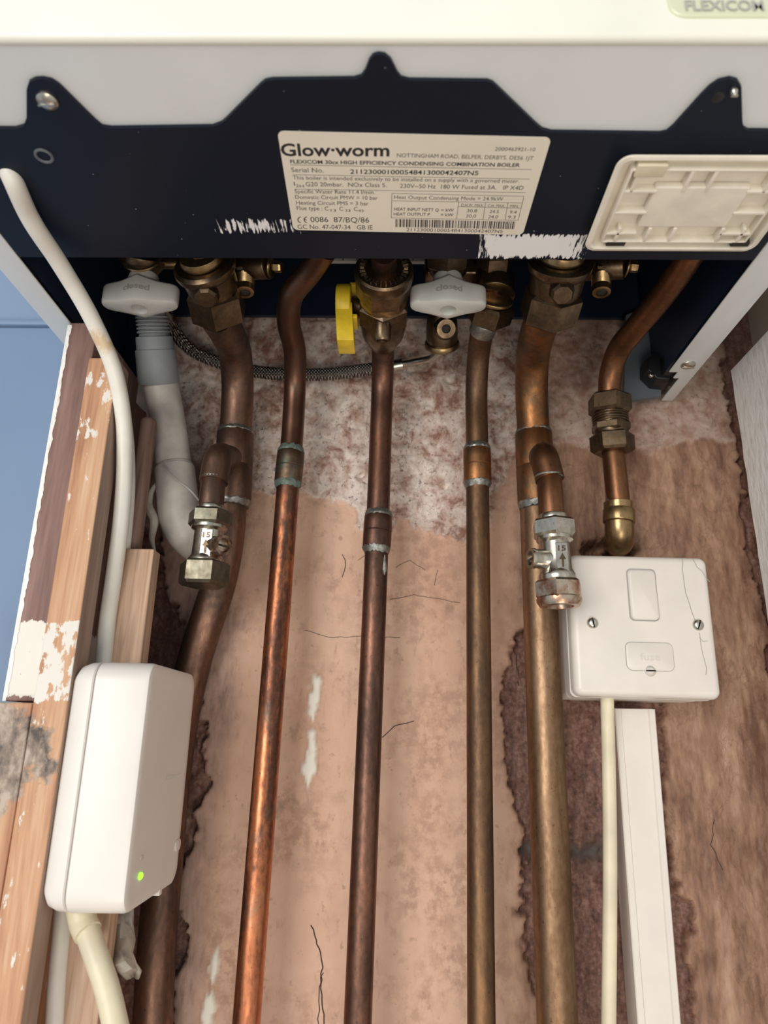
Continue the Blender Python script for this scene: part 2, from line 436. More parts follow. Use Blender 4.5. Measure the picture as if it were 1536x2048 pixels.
# ================================================================== THE SETTING
def wpx(pts): return [(at(x, y, 0).x, at(x, y, 0).z) for x, y in pts]
def line_x_of_z(poly, z):   # boundary as x(z)
    p = sorted([(b, a) for a, b in wpx(poly)]); return np.interp(z, [q[0] for q in p], [q[1] for q in p])
def line_z_of_x(poly, x):
    p = sorted(wpx(poly)); return np.interp(x, [q[0] for q in p], [q[1] for q in p])
LEFT_EDGE = [(330, 1050), (335, 1180), (420, 1300), (410, 1450), (402, 1560), (385, 1690), (350, 1790), (395, 1860), (352, 1950), (350, 2048)]
MID_EDGE = [(1300, 1040), (1160, 1090), (1050, 1230), (1012, 1300), (1008, 1420), (1018, 1560), (1045, 1690), (1022, 1760), (1050, 1890), (1085, 2048)]
R_EDGE = [(1300, 1380), (1322, 1480), (1335, 1600), (1348, 1720), (1370, 1850), (1385, 2048)]
RR_EDGE = [(1400, 640), (1425, 700), (1440, 800), (1455, 900), (1480, 1050), (1520, 1260), (1545, 1500)]
WHITE_LO = [(250, 900), (420, 940), (500, 995), (600, 985), (700, 1030), (735, 1065), (780, 1080), (805, 1035), (835, 1065), (880, 1085), (930, 1092), (960, 1060), (1010, 960), (1045, 890), (1150, 905), (1290, 905), (1450, 880)]

def build_wall():
    xs = np.concatenate([np.linspace(-1.3, -.37, 8), np.arange(-.36, .345, .0014), np.linspace(.36, 1.3, 8)])
    zs = np.concatenate([np.linspace(0, 1.09, 8), np.arange(1.10, 1.70, .0014), np.linspace(1.71, 2.5, 8)])
    X, Z = np.meshgrid(xs, zs); n, m = X.shape
    j = (fbm(X, Z, 60, 6, 3, .6)-.5)*.016+(fbm(X, Z, 19, 3, 5)-.5)*.012
    jf = (fbm(X, Z, 240, 3, 8)-.5)*.006
    XX, ZZ = X+j+jf, Z+(fbm(X, Z, 90, 4, 13)-.5)*.014+jf
    smid = sstep(-.0014, .0014, XX-line_x_of_z(LEFT_EDGE, ZZ))*sstep(-.0014, .0014, line_x_of_z(MID_EDGE, ZZ)-XX)
    zlim = at(0, 1100, 0).z
    up = sstep(-.004, .004, ZZ-at(768, 1060, 0).z)
    rgt = sstep(-.0014, .0014, XX-line_x_of_z(R_EDGE, ZZ))
    sw = sstep(-.003, .003, ZZ-at(1300, 1400, 0).z)*sstep(0, .003, XX-.09)
    plaster = np.clip(np.maximum.reduce([smid, up, rgt, sw]), 0, 1)
    gap = sstep(0, .002, XX-line_x_of_z(RR_EDGE, ZZ))          # broken strip by the right wall
    plaster = plaster*(1-gap*.9)
    white = sstep(-.0012, .0012, ZZ-line_z_of_x(WHITE_LO, XX))*plaster
    brown = sstep(-.01, .012, XX-line_x_of_z([(1030, 500), (1040, 900), (1010, 1200), (1010, 1500), (1030, 2048)], ZZ))
    leftdark = sstep(-.01, .012, line_x_of_z([(500, 600), (440, 900), (470, 1150), (480, 1400), (430, 1600), (420, 2048)], ZZ)-XX)*(1-white)
    # brick courses in the bare patches
    mz = at(1180, 1705, 0).z; mort = np.exp(-((ZZ-mz)/.0075)**2)*(XX > 0)
    rough = fbm(X, Z, 45, 6, 21, .6); fine = fbm(X, Z, 300, 3, 31, .6)
    h = plaster*.0075
    h += (1-plaster)*(.006*(rough-.5)+.004*(fine-.5)-.004*mort)
    h += white*(.0046*(fbm(X, Z, 60, 5, 41, .62)-.5)+.0012+.0014*(fine-.5))
    h += plaster*(1-white)*(.0016*(fbm(X, Z, 22, 4, 51)-.5)+.0004*(fbm(X*4, Z, 110, 3, 53)-.5))
    rid = lambda sc, sd, e: np.exp(-(np.abs(fbm(X, Z, sc, 4, sd)-.5)/e)**2)
    h += plaster*brown*(1-white)*(.004*(fbm(X*1.6, Z*.7, 60, 5, 61, .6)-.5)-.0008*rid(30, 63, .012))
    h += white*(.0022*(fbm(X, Z, 26, 4, 65)-.5)-.0010*rid(45, 67, .015))
    ridge = np.exp(-((plaster-.5)/.35)**2)*.0012
    h += ridge
    # filler dabs
    dab = np.zeros_like(h)
    for (px, py, rx, rz, sl) in ((636, 1372, .0042, .007, .06), (628, 1408, .0036, .011, .05), (628, 1485, .0026, .008, -.1), (622, 1530, .0042, .012, .15), (437, 1925, .003, .009, .15), (425, 2010, .004, .010, 0)):
        c = at(px, py, 0); dx = (X-c.x-(Z-c.z)*sl+jf*.5)/rx; dz = (Z-c.z)/rz
        dab = np.maximum(dab, 1-sstep(.65, 1.15, np.sqrt(dx*dx+dz*dz)+(fbm(X*3, Z*.7, 200, 3, 71)-.5)*.9))
    h += dab*.0016
    # holes
    for (px, py, r) in ((716, 958, .0028), (878, 977, .0022), (1205, 1092, .008), (1232, 1098, .01), (1180, 1098, .006)):
        c = at(px, py, -.008); d = np.sqrt((XX-c.x)**2+(ZZ-c.z)**2); h -= .010*(1-sstep(r*.6, r, d))*(2 if r > .005 else .35)
    V = np.stack([X, -h, Z], -1).reshape(-1, 3)
    i = np.arange(n*m).reshape(n, m)
    Fc = np.stack([i[:-1, :-1], i[:-1, 1:], i[1:, 1:], i[1:, :-1]], -1).reshape(-1, 4)
    me = bpy.data.meshes.new('wall_back')
    me.vertices.add(len(V)); me.vertices.foreach_set('co', V.ravel())
    me.loops.add(Fc.size); me.loops.foreach_set('vertex_index', Fc.ravel())
    me.polygons.add(len(Fc)); me.polygons.foreach_set('loop_start', np.arange(len(Fc))*4)
    me.update(calc_edges=True); me.validate()
    for nm, arr in (('zones', (white, plaster, brown)), ('marks', (dab, leftdark, mort*(1-plaster)))):
        ca = me.color_attributes.new(nm, 'FLOAT_COLOR', 'POINT')
        A = np.stack([arr[0], arr[1], arr[2], np.ones_like(h)], -1).astype(np.float32)
        ca.data.foreach_set('color', A.ravel())
    me.shade_smooth()
    m_, nt, b = newmat('old_plaster_and_brick')
    a1 = N(nt, 'ShaderNodeVertexColor', layer_name='zones'); a2 = N(nt, 'ShaderNodeVertexColor', layer_name='marks')
    z = N(nt, 'ShaderNodeSeparateColor'); k = N(nt, 'ShaderNodeSeparateColor')
    nt.links.new(a1.outputs[0], z.inputs[0]); nt.links.new(a2.outputs[0], k.inputs[0])
    n1 = noise(nt, 14, 6, (1, 1, .7), .55, 1); n2 = noise(nt, 120, 6, (1.6, 1, .5), .65, 4); n3 = noise(nt, 420, 4, (1, 1, 1), .6, 7)
    pink = ramp(nt, n1, [(.3, (.58, .345, .235)), (.5, (.66, .42, .30)), (.7, (.72, .49, .355))])
    pink = mix(nt, ramp(nt, n2, [(.32, .45), (.43, 0)]), pink, (.40, .22, .15))
    pink = mix(nt, ramp(nt, noise(nt, 55, 5, (1, 1, 1), .6, 17), [(.62, 0), (.74, .5)]), pink, (.30, .17, .12))
    pink = mix(nt, ramp(nt, noise(nt, 210, 4, (1, 1, .8), .6, 83), [(.62, 0), (.70, .55)]), pink, (.36, .20, .13))
    pink = mix(nt, mth(nt, 'MULTIPLY', ramp(nt, noise(nt, 18, 4, (1, 1, .8), .6, 87), [(.44, 0), (.62, .8)]), ramp(nt, noise(nt, 130, 6, (1, 1, 1), .65, 89), [(.42, 0), (.58, 1)])), pink, (.42, .24, .165))
    pink = mix(nt, ramp(nt, noise(nt, 32, 5, (1.1, 1, .8), .6, 93), [(.645, 0), (.72, .6)]), pink, (.26, .17, .12))
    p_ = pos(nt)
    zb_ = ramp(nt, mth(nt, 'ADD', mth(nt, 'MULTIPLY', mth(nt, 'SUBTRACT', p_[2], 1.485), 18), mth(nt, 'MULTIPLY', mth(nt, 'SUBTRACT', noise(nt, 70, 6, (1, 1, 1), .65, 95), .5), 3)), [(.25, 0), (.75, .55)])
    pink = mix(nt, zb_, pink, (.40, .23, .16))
    brn = ramp(nt, mth(nt, 'ADD', mth(nt, 'MULTIPLY', noise(nt, 45, 6, (1.5, 1, .35), .6, 23), .6), mth(nt, 'MULTIPLY', n2, .4)), [(.38, (.16, .078, .048)), (.5, (.30, .165, .105)), (.62, (.45, .275, .185))])
    brn = mix(nt, mth(nt, 'MULTIPLY', ramp(nt, mth(nt, 'ABSOLUTE', mth(nt, 'SUBTRACT', noise(nt, 26, 6, (1.3, 1, .7), .6, 77, .5), .5)), [(0, 1), (.012, 0)]), .4), brn, (.13, .06, .035))
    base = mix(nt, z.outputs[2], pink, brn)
    purp = ramp(nt, n2, [(.35, (.20, .12, .10)), (.6, (.40, .27, .22))])
    base = mix(nt, mth(nt, 'MULTIPLY', k.outputs[1], .75), base, purp)
    nw = noise(nt, 95, 7, (1, 1, .85), .68, 91, .4)
    wt = ramp(nt, mth(nt, 'ADD', mth(nt, 'MULTIPLY', nw, .7), mth(nt, 'MULTIPLY', n1, .3)), [(.39, (.27, .13, .09)), (.45, (.46, .31, .25)), (.51, (.62, .49, .42)), (.60, (.78, .68, .61))])
    wt = mix(nt, ramp(nt, noise(nt, 330, 5, (1, 1, 1), .65, 29), [(.33, .9), (.43, 0)]), wt, (.20, .12, .09))
    wt = mix(nt, mth(nt, 'MULTIPLY', z.outputs[2], .62), wt, (.30, .17, .115))
    def vein(sc, sd, e): return ramp(nt, mth(nt, 'ABSOLUTE', mth(nt, 'SUBTRACT', noise(nt, sc, 5, (1, 1, .8), .6, sd, .3), .5)), [(0, 1), (e, 0)])
    patchy = ramp(nt, noise(nt, 22, 3, (1, 1, 1), .5, 71), [(.45, 0), (.62, 1)])
    wt = mix(nt, mth(nt, 'MULTIPLY', mth(nt, 'MULTIPLY', vein(38, 73, .012), patchy), .7), wt, (.14, .07, .05))
    base = mix(nt, z.outputs[0], base, wt)
    brick = ramp(nt, mth(nt, 'ADD', mth(nt, 'MULTIPLY', n2, .55), mth(nt, 'MULTIPLY', n3, .45)), [(.34, (.065, .032, .025)), (.5, (.20, .095, .07)), (.66, (.36, .21, .16))])
    brick = mix(nt, k.outputs[2], brick, (.10, .075, .065))
    inv = mth(nt, 'SUBTRACT', 1, z.outputs[1])
    base = mix(nt, inv, base, brick)
    base = mix(nt, k.outputs[0], base, (.86, .82, .70))
    nt.links.new(base, b.inputs['Base Color']); b.inputs['Roughness'].default_value = .62
    hh = mth(nt, 'ADD', mth(nt, 'MULTIPLY', n2, .6), mth(nt, 'MULTIPLY', n3, .4))
    bump(nt, b, hh, .45, .0012)
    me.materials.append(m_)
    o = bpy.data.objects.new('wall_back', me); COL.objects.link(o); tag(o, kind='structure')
    WL[o.name] = Vector((0, 0, 0))
    # fine cracks
    mb = MB()
    def crack(pts, wd=.0005, seed=0):
        rnd = random.Random(seed)
        P = []
        for (a, bb) in zip(pts[:-1], pts[1:]):
            L = max(2, int(math.dist(a, bb)/9))
            for i in range(L):
                t = i/L; P.append((a[0]+(bb[0]-a[0])*t+rnd.uniform(-2, 2), a[1]+(bb[1]-a[1])*t+rnd.uniform(-1, 1)))
        P.append(pts[-1])
        q = []
        for (px, py) in P:
            c = at(px, py, -.008); ix = int(np.argmin(np.abs(xs-c.x))); iz = int(np.argmin(np.abs(zs-c.z)))
            q.append(Vector((c.x, -float(h[iz, ix])-.0001, c.z)))
        mb.ribbon(q, wd, (0, -1, 0), .0001)
    crack([(623, 1850), (632, 1880), (645, 1925), (642, 1960), (648, 2048)], .0007, 1)
    crack([(645, 1945), (638, 1975), (637, 2048)], .0005, 2)
    crack([(765, 1475), (790, 1452), (828, 1442)], .0005, 3)
    crack([(685, 1155), (693, 1130), (684, 1108)], .0005, 4)
    crack([(715, 1120), (735, 1105), (775, 1112)], .0003, 5)
    crack([(790, 1135), (820, 1120), (850, 1140)], .0003, 6)
    crack([(780, 1200), (830, 1190), (920, 1205)], .0003, 7)
    crack([(870, 1170), (876, 1140)], .0003, 8)
    crack([(1430, 1640), (1422, 1690), (1445, 1740)], .0004, 9)
    crack([(1020, 1280), (1035, 1310), (1042, 1370)], .0005, 10)
    crack([(610, 1260), (660, 1275), (720, 1273), (800, 1275)], .0003, 11)
    mb.build('crack', M['crack'], o, smooth=False)
    return o

wall = build_wall()
fl = MB().box(-1.3, 1.3, -2.2, .02, -.05, 0).build('floor', M['floor'], smooth=False); tag(fl, kind='structure')
wr = MB().box(.272, .30, -.55, .0, .0, 2.4).build('wall_right', M['cream_wall'], smooth=False); tag(wr, kind='structure')
zl = at(50, 652, -.014).z
wl = MB().box(-.62, -.196, -.016, .004, .0, zl-.002).build('wall_left', M['blue_wall'], bev=.0015); tag(wl, kind='structure')
tr = MB().box(-.62, -.217, -.012, .004, zl+.0030, 2.3).box(-.62, -.217, -.019, .004, zl-.0018, zl+.0028).build('trim_1', M['blue_wall'], bev=.0012); tag(tr, kind='structure')

# ================================================================== BOILER
H = 1.35+.237
XL0, XL1, XR0, XR1 = -.2155, -.2002, .1826, .2012
boiler = thing('boiler', 'white wall-hung boiler with black underside plate and rating label, above all the pipes', 'boiler', (-.007, -.15, H))
MB().box(XL0, XR1, -.2915, -.2865, H-.0006, H+.7).build('front_panel', M['cream_paint'], boiler, bev=.0022, label='cream front panel of the boiler')
MB().box(XL0+.001, XR1-.001, -.2875, -.1695, H+.0002, H+.0022).build('front_flange', M['white_paint'], boiler, smooth=False)
for x0, x1, out in ((XL0, XL1, XL0), (XR0, XR1, XR1)):
    sp = MB(); y1 = -.0115
    if out == XR1:
        # flange with a square notch at its wall end
        a = atZ(1339, 740, H).y
        pts = [(x0, -.272), (x1, -.272), (x1, y1), (x1-.0085, y1), (x1-.0085, a+.008), (x0+.006, a+.008), (x0+.006, a-.0005), (x0, a-.0005)]
        sp.poly([(x, y, H-.0022) for x, y in pts], (0, 0, .0014))
    else:
        sp.box(x0, x1, -.272, y1, H-.0022, H-.0008)
    sp.box(min(out, out-.0012 if out > 0 else out), max(out, out+.0012 if out < 0 else out), -.272, y1, H-.001, H+.7)
    sp.build('side_panel', M['white_paint'], boiler, bev=.0006)
# navy chassis: sides, roof and back, open downwards
ch = MB()
ch.box(XL1-.003, XL1-.0015, -.27, -.013, H+.0035, H+.25); ch.box(XR0+.0015, XR0+.003, -.27, -.013, H+.0035, H+.25)
ch.box(XL1, XR0, -.27, -.013, H+.25, H+.252)
zb = at(700, 632, -.016).z
ch.box(XL1, XR0, -.0165, -.013, zb, H+.25)
ch.box(XL1, XR0, -.27, -.268, H+.0035, H+.25)
ch.build('chassis', M['navy'], boiler, smooth=False, label='dark navy inside of the boiler chassis')
# brackets running down the wall at both sides
def quadslab(name, pts, Y, th, mat, parent, **k):
    return MB().poly([at(x, y, Y) for x, y in pts], (0, th, 0)).build(name, mat, parent, smooth=False, **k)
quadslab('bracket', [(1252, 630), (1330, 600), (1320, 700), (1322, 792), (1248, 803)], -.024, .004, M['bracket'], boiler, label='blue-grey hanging bracket')
quadslab('bracket', [(190, 560), (284, 560), (296, 690), (305, 800), (268, 850), (225, 820), (190, 700)], -.024, .004, M['navy'], boiler)
cb = MB()
c0 = at(1318, 742, -.03)
cb.lathe(c0+Vector((0, .010, 0)), c0+Vector((0, -.008, 0)), [(0, .0125), (.8, .0125), (1, .011)], 8, .3)
cb.box(c0.x-.002, c0.x+.012, c0.y-.016, c0.y-.006, c0.z-.009, c0.z+.004)
lt = cb.build('catch', M['black'], boiler, bev=.0006, label='black plastic catch')
p = at(1304, 748, -.039); MB().cyl(p+Vector((0, .003, 0)), p, .0018, 16).build('screw', M['steel'], lt)
p = atZ(1376, 729, H-.002)
sc = MB().lathe(p, p+Vector((0, 0, -.0024)), [(0, .0048), (.4, .0046), (.8, .0032), (1, .0012)], 24); sc.box(p.x-.004, p.x+.004, p.y-.0004, p.y+.0004, p.z-.0027, p.z-.0022)
sc.build('screw', M['steel'], boiler)

# black plate with ears
SM = []
for (xa, ya, xb, yb, k, o) in ((425, 438, 600, 468, .62, .42), (955, 468, 1172, 519, 1.35, .46)):
    a = atZ(xa, ya, H-.002); b_ = atZ(xb, yb, H-.002); a2 = atZ(xa, yb, H-.002); b2 = atZ(xb, ya, H-.002)
    SM.append((min(a.x, a2.x), max(b_.x, b2.x), min(a.y, b2.y), max(b_.y, a2.y), k, o))
SMEARS = SM
M['plate'] = black_plate()
ear = [(-110, 257), (30, 258), (47, 253), (53, 238), (53, 180), (58, 165), (70, 159), (85, 158), (103, 162), (118, 172), (190, 243), (203, 254), (222, 257), (425, 254), (443, 247), (455, 236), (520, 171), (530, 163), (545, 160), (708, 158), (722, 154), (730, 143), (738, 122), (746, 112), (757, 109), (770, 111), (782, 121), (795, 147), (803, 157), (818, 161), (975, 163), (986, 167), (996, 176), (1072, 249), (1085, 260), (1103, 265), (1320, 268), (1334, 265), (1346, 255), (1402, 193), (1420, 175), (1438, 163), (1460, 158), (1475, 162), (1483, 175), (1485, 245), (1488, 257), (1497, 262), (1660, 264)]
pts = [atZ(x, y, H-.0018) for x, y in ear]
pts = [q for q in pts if XL1+.0004-.012 < q.x < XR0+.012]
yb0 = atZ(200, 515, H-.0018).y; yb1 = atZ(1450, 520, H-.0018).y
pts = [Vector((XL1-.012, pts[0].y, H-.0018))]+pts+[Vector((XR0+.012, pts[-1].y, H-.0018)), Vector((XR0+.012, -.22, H-.0018)), Vector((XR0-.0005, -.215, H-.0018)), Vector((XR0-.0005, yb1, H-.0018)), Vector((XL1+.0005, yb0, H-.0018)), Vector((XL1+.0005, -.21, H-.0018)), Vector((XL1-.012, -.215, H-.0018))]
plate = MB().poly(pts, (0, 0, .0016)).build('base_plate', M['plate'], boiler, smooth=False, label='black base plate with ears and white brush smears')
# folded rear lip of the plate
MB().poly([(XL1+.001, yb0-.0012, H), (XR0-.001, yb1-.0012, H), (XR0-.001, yb1, H), (XL1+.001, yb0, H)], (0, 0, .012)).build('plate_lip', M['plate'], plate, smooth=False)
def screwhead(px, py, r, name='screw', mat='steel', parent=boiler, z=H-.0018):
    p = atZ(px, py, z)
    s = MB().lathe(p, p+Vector((0, 0, -.0026)), [(0, r), (.35, r*.97), (.75, r*.7), (1, r*.25)], 24)
    s.box(p.x-r*.8, p.x+r*.8, p.y-.0004, p.y+.0004, p.z-.0029, p.z-.0022); return s.build(name, M[mat], parent)
screwhead(95, 200, .0042)
screwhead(1467, 181, .0016)
p = atZ(1436, 196, H-.0019); MB().cyl(p, p+Vector((0, 0, .0004)), .0024, 20).build('hole', M['black'], boiler)
p = atZ(88, 312, H-.0019)
MB().tube([p+Vector((.0034*math.cos(t), .0034*math.sin(t), 0)) for t in np.linspace(0, 2*PI, 20)], .0007, 8, 2).build('grommet', M['bracket'], boiler)
# pale strip behind the plate
a = at(660, 524, -.045); b_ = at(860, 526, -.045)
st = MB().box(a.x, b_.x, -.047, -.044, a.z-.0006, a.z+.012).build('scale_strip', M['grey_pl'], boiler, smooth=False, label='pale strip with tick marks')
tk = MB()
for px in range(686, 860, 28): q = at(px, 520, -.0472); tk.box(q.x-.0003, q.x+.0003, -.0473, -.047, a.z, a.z+.003)
tk.build('tick_marks', M['ink'], st, smooth=False)

# rating label
LZ = H-.0021
lc = [atZ(555, 262, LZ), atZ(1100, 275, LZ), atZ(1048, 470, LZ), atZ(586, 460, LZ)]
cx_ = sum(q.x for q in lc)/4; cy_ = sum(q.y for q in lc)/4
wd = ((lc[1]-lc[0]).length+(lc[2]-lc[3]).length)/2; ht = ((lc[3]-lc[0]).length+(lc[2]-lc[1]).length)/2
uu = ((lc[1]-lc[0]).normalized()+(lc[2]-lc[3]).normalized()).normalized(); vv = Vector((uu.y, -uu.x, 0))
vv = Vector((uu.y, -uu.x, 0)) if Vector((uu.y, -uu.x, 0)).y < 0 else Vector((-uu.y, uu.x, 0))
lab = MB().rprism((cx_, cy_, H-.0019), uu, vv, wd, ht, .0028, [(0, 0), (0, .0002)]).build('rating_label', M['label'], boiler, smooth=False, label='cream rating label printed with black text and barcode')
ink = MB(); LI = H-.0021-.00003
def zp(x, y): return atZ(540+x/2.648, 250+y/2.648, LI)
def LT(t, x0, y0, x1, y1, cap, bold=0):
    p0, p1 = zp(x0, y0), zp(x1, y1); ch_ = (zp(x0, y0-cap)-p0).length
    put_text(ink, t, p0, p1, ch_, vv, bold)
def LL(x0, y0, x1, y1, th=.00022):
    a, b = zp(x0, y0), zp(x1, y1); d = (b-a).normalized(); s_ = Vector((-d.y, d.x, 0))*th/2
    ink.add([a-s_, b-s_, b+s_, a+s_], [(0, 1, 2, 3)])
LT('Glow·worm', 62, 163, 632, 165, 64, .022)
LT('2000463921-10', 1190, 136, 1403, 139, 19)
LT('NOTTINGHAM ROAD, BELPER, DERBYS. DE56 1JT', 672, 170, 1392, 186, 21)
LT('FLEXICOM 30cx HIGH EFFICIENCY CONDENSING COMBINATION BOILER', 108, 203, 1322, 222, 19, .022)
LL(108, 211, 1385, 236); LL(120, 263, 1375, 287); LL(130, 340, 1352, 358)
LT('Serial No.', 114, 249, 285, 252, 24)
LT('21123000100054841300042407N5', 425, 258, 1102, 266, 23, .016)
LT('This boiler is intended exclusively to be installed on a supply with a governed meter.', 122, 288, 1318, 307, 20)
LT('I', 128, 322, 133, 322, 22); LT('2H', 138, 330, 180, 331, 15)
LT('G20 20mbar.  NOx Class 5.', 190, 324, 618, 329, 22)
LT('230V~50 Hz  180 W Fused at 3A.   IP X4D', 688, 333, 1340, 344, 22)
LT('Specific Water Rate 11.4 l/min.', 132, 361, 555, 366, 20)
LT('Domestic Circuit PMW = 10 bar', 135, 391, 570, 396, 20)
LT('Heating Circuit PMS = 3 bar', 140, 421, 522, 426, 20)
LT('Flue type : C   ,  C   ,  C   .', 143, 450, 500, 456, 21)
LT('13', 322, 459, 350, 459, 14); LT('33', 398, 460, 426, 460, 14); LT('43', 468, 461, 494, 461, 14)
LT('0086  87/BQ/86', 216, 514, 525, 517, 28)
for cxx, bar in ((163, 0), (196, 1)):
    for k in range(8):
        t0 = PI*.5+PI*k/8; t1 = PI*.5+PI*(k+1)/8
        LL(cxx+10*0+15*math.cos(t0), 502-15*math.sin(t0), cxx+15*math.cos(t1), 502-15*math.sin(t1), .0005)
LL(183, 502, 194, 502, .0005)
LT('GC No. 47-047-34   GB IE', 148, 550, 543, 554, 23)
LL(646, 362, 1345, 378); LL(1345, 378, 1314, 505); LL(1314, 505, 642, 492); LL(642, 492, 646, 362)
LL(646, 401, 1336, 413); LL(998, 432, 1330, 441); LL(1000, 407, 988, 498); LL(1142, 411, 1128, 501); LL(1260, 413, 1245, 503)
LT('Heat Output Condensing Mode = 24.9kW', 658, 391, 1233, 401, 19)
LT('D.H.W. MAX.', 1012, 431, 1130, 433, 15); LT('C.H. MAX.', 1152, 434, 1243, 436, 15); LT('MIN.', 1270, 437, 1316, 438, 15)
LT('HEAT INPUT NETT Q', 657, 453, 893, 458, 16, .01); LT('= kW', 905, 458, 972, 459, 16, .01)
LT('HEAT OUTPUT P', 655, 479, 846, 482, 16, .01); LT('= kW', 903, 483, 970, 484, 16, .01)
LT('30.8', 1042, 462, 1095, 463, 17); LT('24.5', 1162, 466, 1210, 467, 17); LT('9.4', 1268, 469, 1304, 470, 17)
LT('30.0', 1038, 490, 1090, 491, 17); LT('24.0', 1154, 494, 1206, 495, 17); LT('9.3', 1258, 496, 1298, 497, 17)
rb = random.Random(3); x = 664.0
while x < 1300:
    bw = rb.choice((2.5, 2.5, 5, 7)); gp = rb.choice((3, 3, 5.5, 8))
    t = (x-664)/636; a0 = zp(x, 498+14*t); a1 = zp(x+bw, 498+14*t); b1 = zp(x+bw-7*t, 540+12*t); b0 = zp(x-7*t, 540+12*t)
    ink.add([a0, a1, b1, b0], [(0, 1, 2, 3)]); x += bw+gp
LT('21123000100054841300042407N5', 722, 562, 1230, 572, 17)
ink.build('lettering', M['ink'], lab, smooth=False)

# badge on the front panel
FY = -.2917
bz0 = at(1400, 36, FY).z
bd = MB().rprism((at(1337, 20, FY).x+.030, FY+.0002, bz0+.009), (1, 0, 0), (0, 0, 1), .060, .018, .006, [(0, 0), (0, .0006), (.0005, .001)]).build('badge', M['badge'], boiler, label='pale green name badge')
tb = MB(); put_text(tb, 'FLEXICOM', at(1372, 20, FY-.0012), at(1530, 20, FY-.0012)*1, (at(1372, 0, FY).z-at(1372, 20, FY).z), (0, 0, 1), .02)
tb.build('lettering', M['greyprint'], bd, smooth=False)

# white ribbed cover clipped under the plate at the right
TZ = H-.0088
tl = atZ(1236, 312, TZ); bl = atZ(1165, 503, TZ); br_ = atZ(1497, 516, TZ)
cover = thing('plastic_cover', 'cream plastic cover with ribbed pockets lying face down under the black boiler plate', 'cover', ((bl.x+br_.x)/2, (tl.y+bl.y)/2, TZ))
cw = br_.x-bl.x; chh = bl.y-tl.y; cc = Vector(((bl.x+br_.x)/2, (tl.y+bl.y)/2, 0))
tray = MB()
tray.rprism((cc.x, cc.y, H-.0022), (1, 0, 0), (0, -1, 0), cw, chh, .006, [(.0075, 0), (.0006, .0052), (0, .0060), (.0005, .0065), (.0022, .0068), (.0030, .0062), (.0038, .0030)])
tray.build('shell', M['cream_pl'], cover)
rm = MB()
x0, x1, y0, y1 = cc.x-cw/2, cc.x+cw/2, cc.y-chh/2, cc.y+chh/2; zt = H-.0092
# raised inner tray: rim walls
ix0, ix1, iy0, iy1 = x0+.0075, x1-.0075, y0+.0075, y1-.0075
jx0, jx1, jy0, jy1 = x0+.021, x1-.021, y0+.019, y1-.016
rm.rprism((cc.x, cc.y, H-.0055), (1, 0, 0), (0, -1, 0), jx1-jx0, jy1-jy0, .001, [(0, 0), (0, .0028), (.0004, .0032)])
def wallseg(xa, ya, xb, yb, t=.0011):
    if abs(xa-xb) < 1e-6: rm.box(xa-t/2, xa+t/2, min(ya, yb), max(ya, yb), zt, H-.005)
    else: rm.box(min(xa, xb), max(xa, xb), ya-t/2, ya+t/2, zt, H-.005)
for (a, b, c, d) in ((ix0, iy0, ix1, iy0), (ix0, iy1, ix1, iy1), (ix0, iy0, ix0, iy1), (ix1, iy0, ix1, iy1)): wallseg(a, b, c, d)
for fx in (.13, .40, .52, .82, .93): wallseg(x0+cw*fx, iy0, x0+cw*fx, jy0+.001, .0016)
for fx in (.16, .33, .47, .74, .86): wallseg(x0+cw*fx, jy1-.001, x0+cw*fx, iy1, .0016)
for fy in (.33, .55, .78): wallseg(ix0, y0+chh*fy, jx0+.001, y0+chh*fy, .0016); wallseg(jx1-.001, y0+chh*fy, ix1, y0+chh*fy, .0016)
rm.build('ribs', M['cream_pl'], cover, bev=.0004)
sl = MB()
for px0, px1, py in ((1213, 1250, 488), (1462, 1498, 489)):
    a = atZ(px0, py, zt-.0001); b2 = atZ(px1, py, zt-.0001)
    MB().box(a.x, b2.x, a.y-.0012, a.y+.0012, zt-.0003, H-.006).build('slot', M['dark'], cover, smooth=False)
tan_p = atZ(1298, 330, H-.0062)
MB().box(tan_p.x-.006, tan_p.x+.007, tan_p.y-.0035, tan_p.y+.0035, H-.0098, H-.006).build('tab', M['cable2'], cover, bev=.0008, label='yellowed tab in the corner')

# ================================================================== PIPES
RP, RB = .0075, .011
def V3(l): return [at(*q) for q in l]
def soldered(root, centre_px, Y, r, h, name='coupling', mat='cu_c', rings=('solder', 'solder'), ax=None):
    """copper sleeve with solder rings around a pipe"""
    (xa, ya), (xb, yb) = centre_px
    a, b = at(xa, ya, Y), at(xb, yb, Y)
    L = (b-a).length; e = .0007/L
    s = MB().lathe(a, b, [(0, r+.0001), (0, r+.0012), (e, r+.0016), (.3, r+.0017), (.48, r+.0017), (.5, r+.0013), (.52, r+.0017), (1-e, r+.0016), (1, r+.0012), (1, r+.0001)], 40)
    c = s.build(name, M[mat], root)
    d = (b-a).normalized()
    for p_, sg, mt in ((a, -1, rings[0]), (b, 1, rings[1])):
        q0 = p_-d*.0005*sg; q1 = p_+d*.0036*sg
        ring = MB(); n = 40
        ring.lathe(q0, q1, [(0, r+.0014), (.25, r+.0015), (.6, r+.0009), (1, r+.0001)], n)
        ring.v = [v+(v-(q0+d*((v-q0).dot(d)))).normalized()*random.uniform(-.0002, .0004)+d*random.uniform(-.0007, .0007) for v in ring.v]
        ring.build('solder_ring', M[mt], root)
    return c

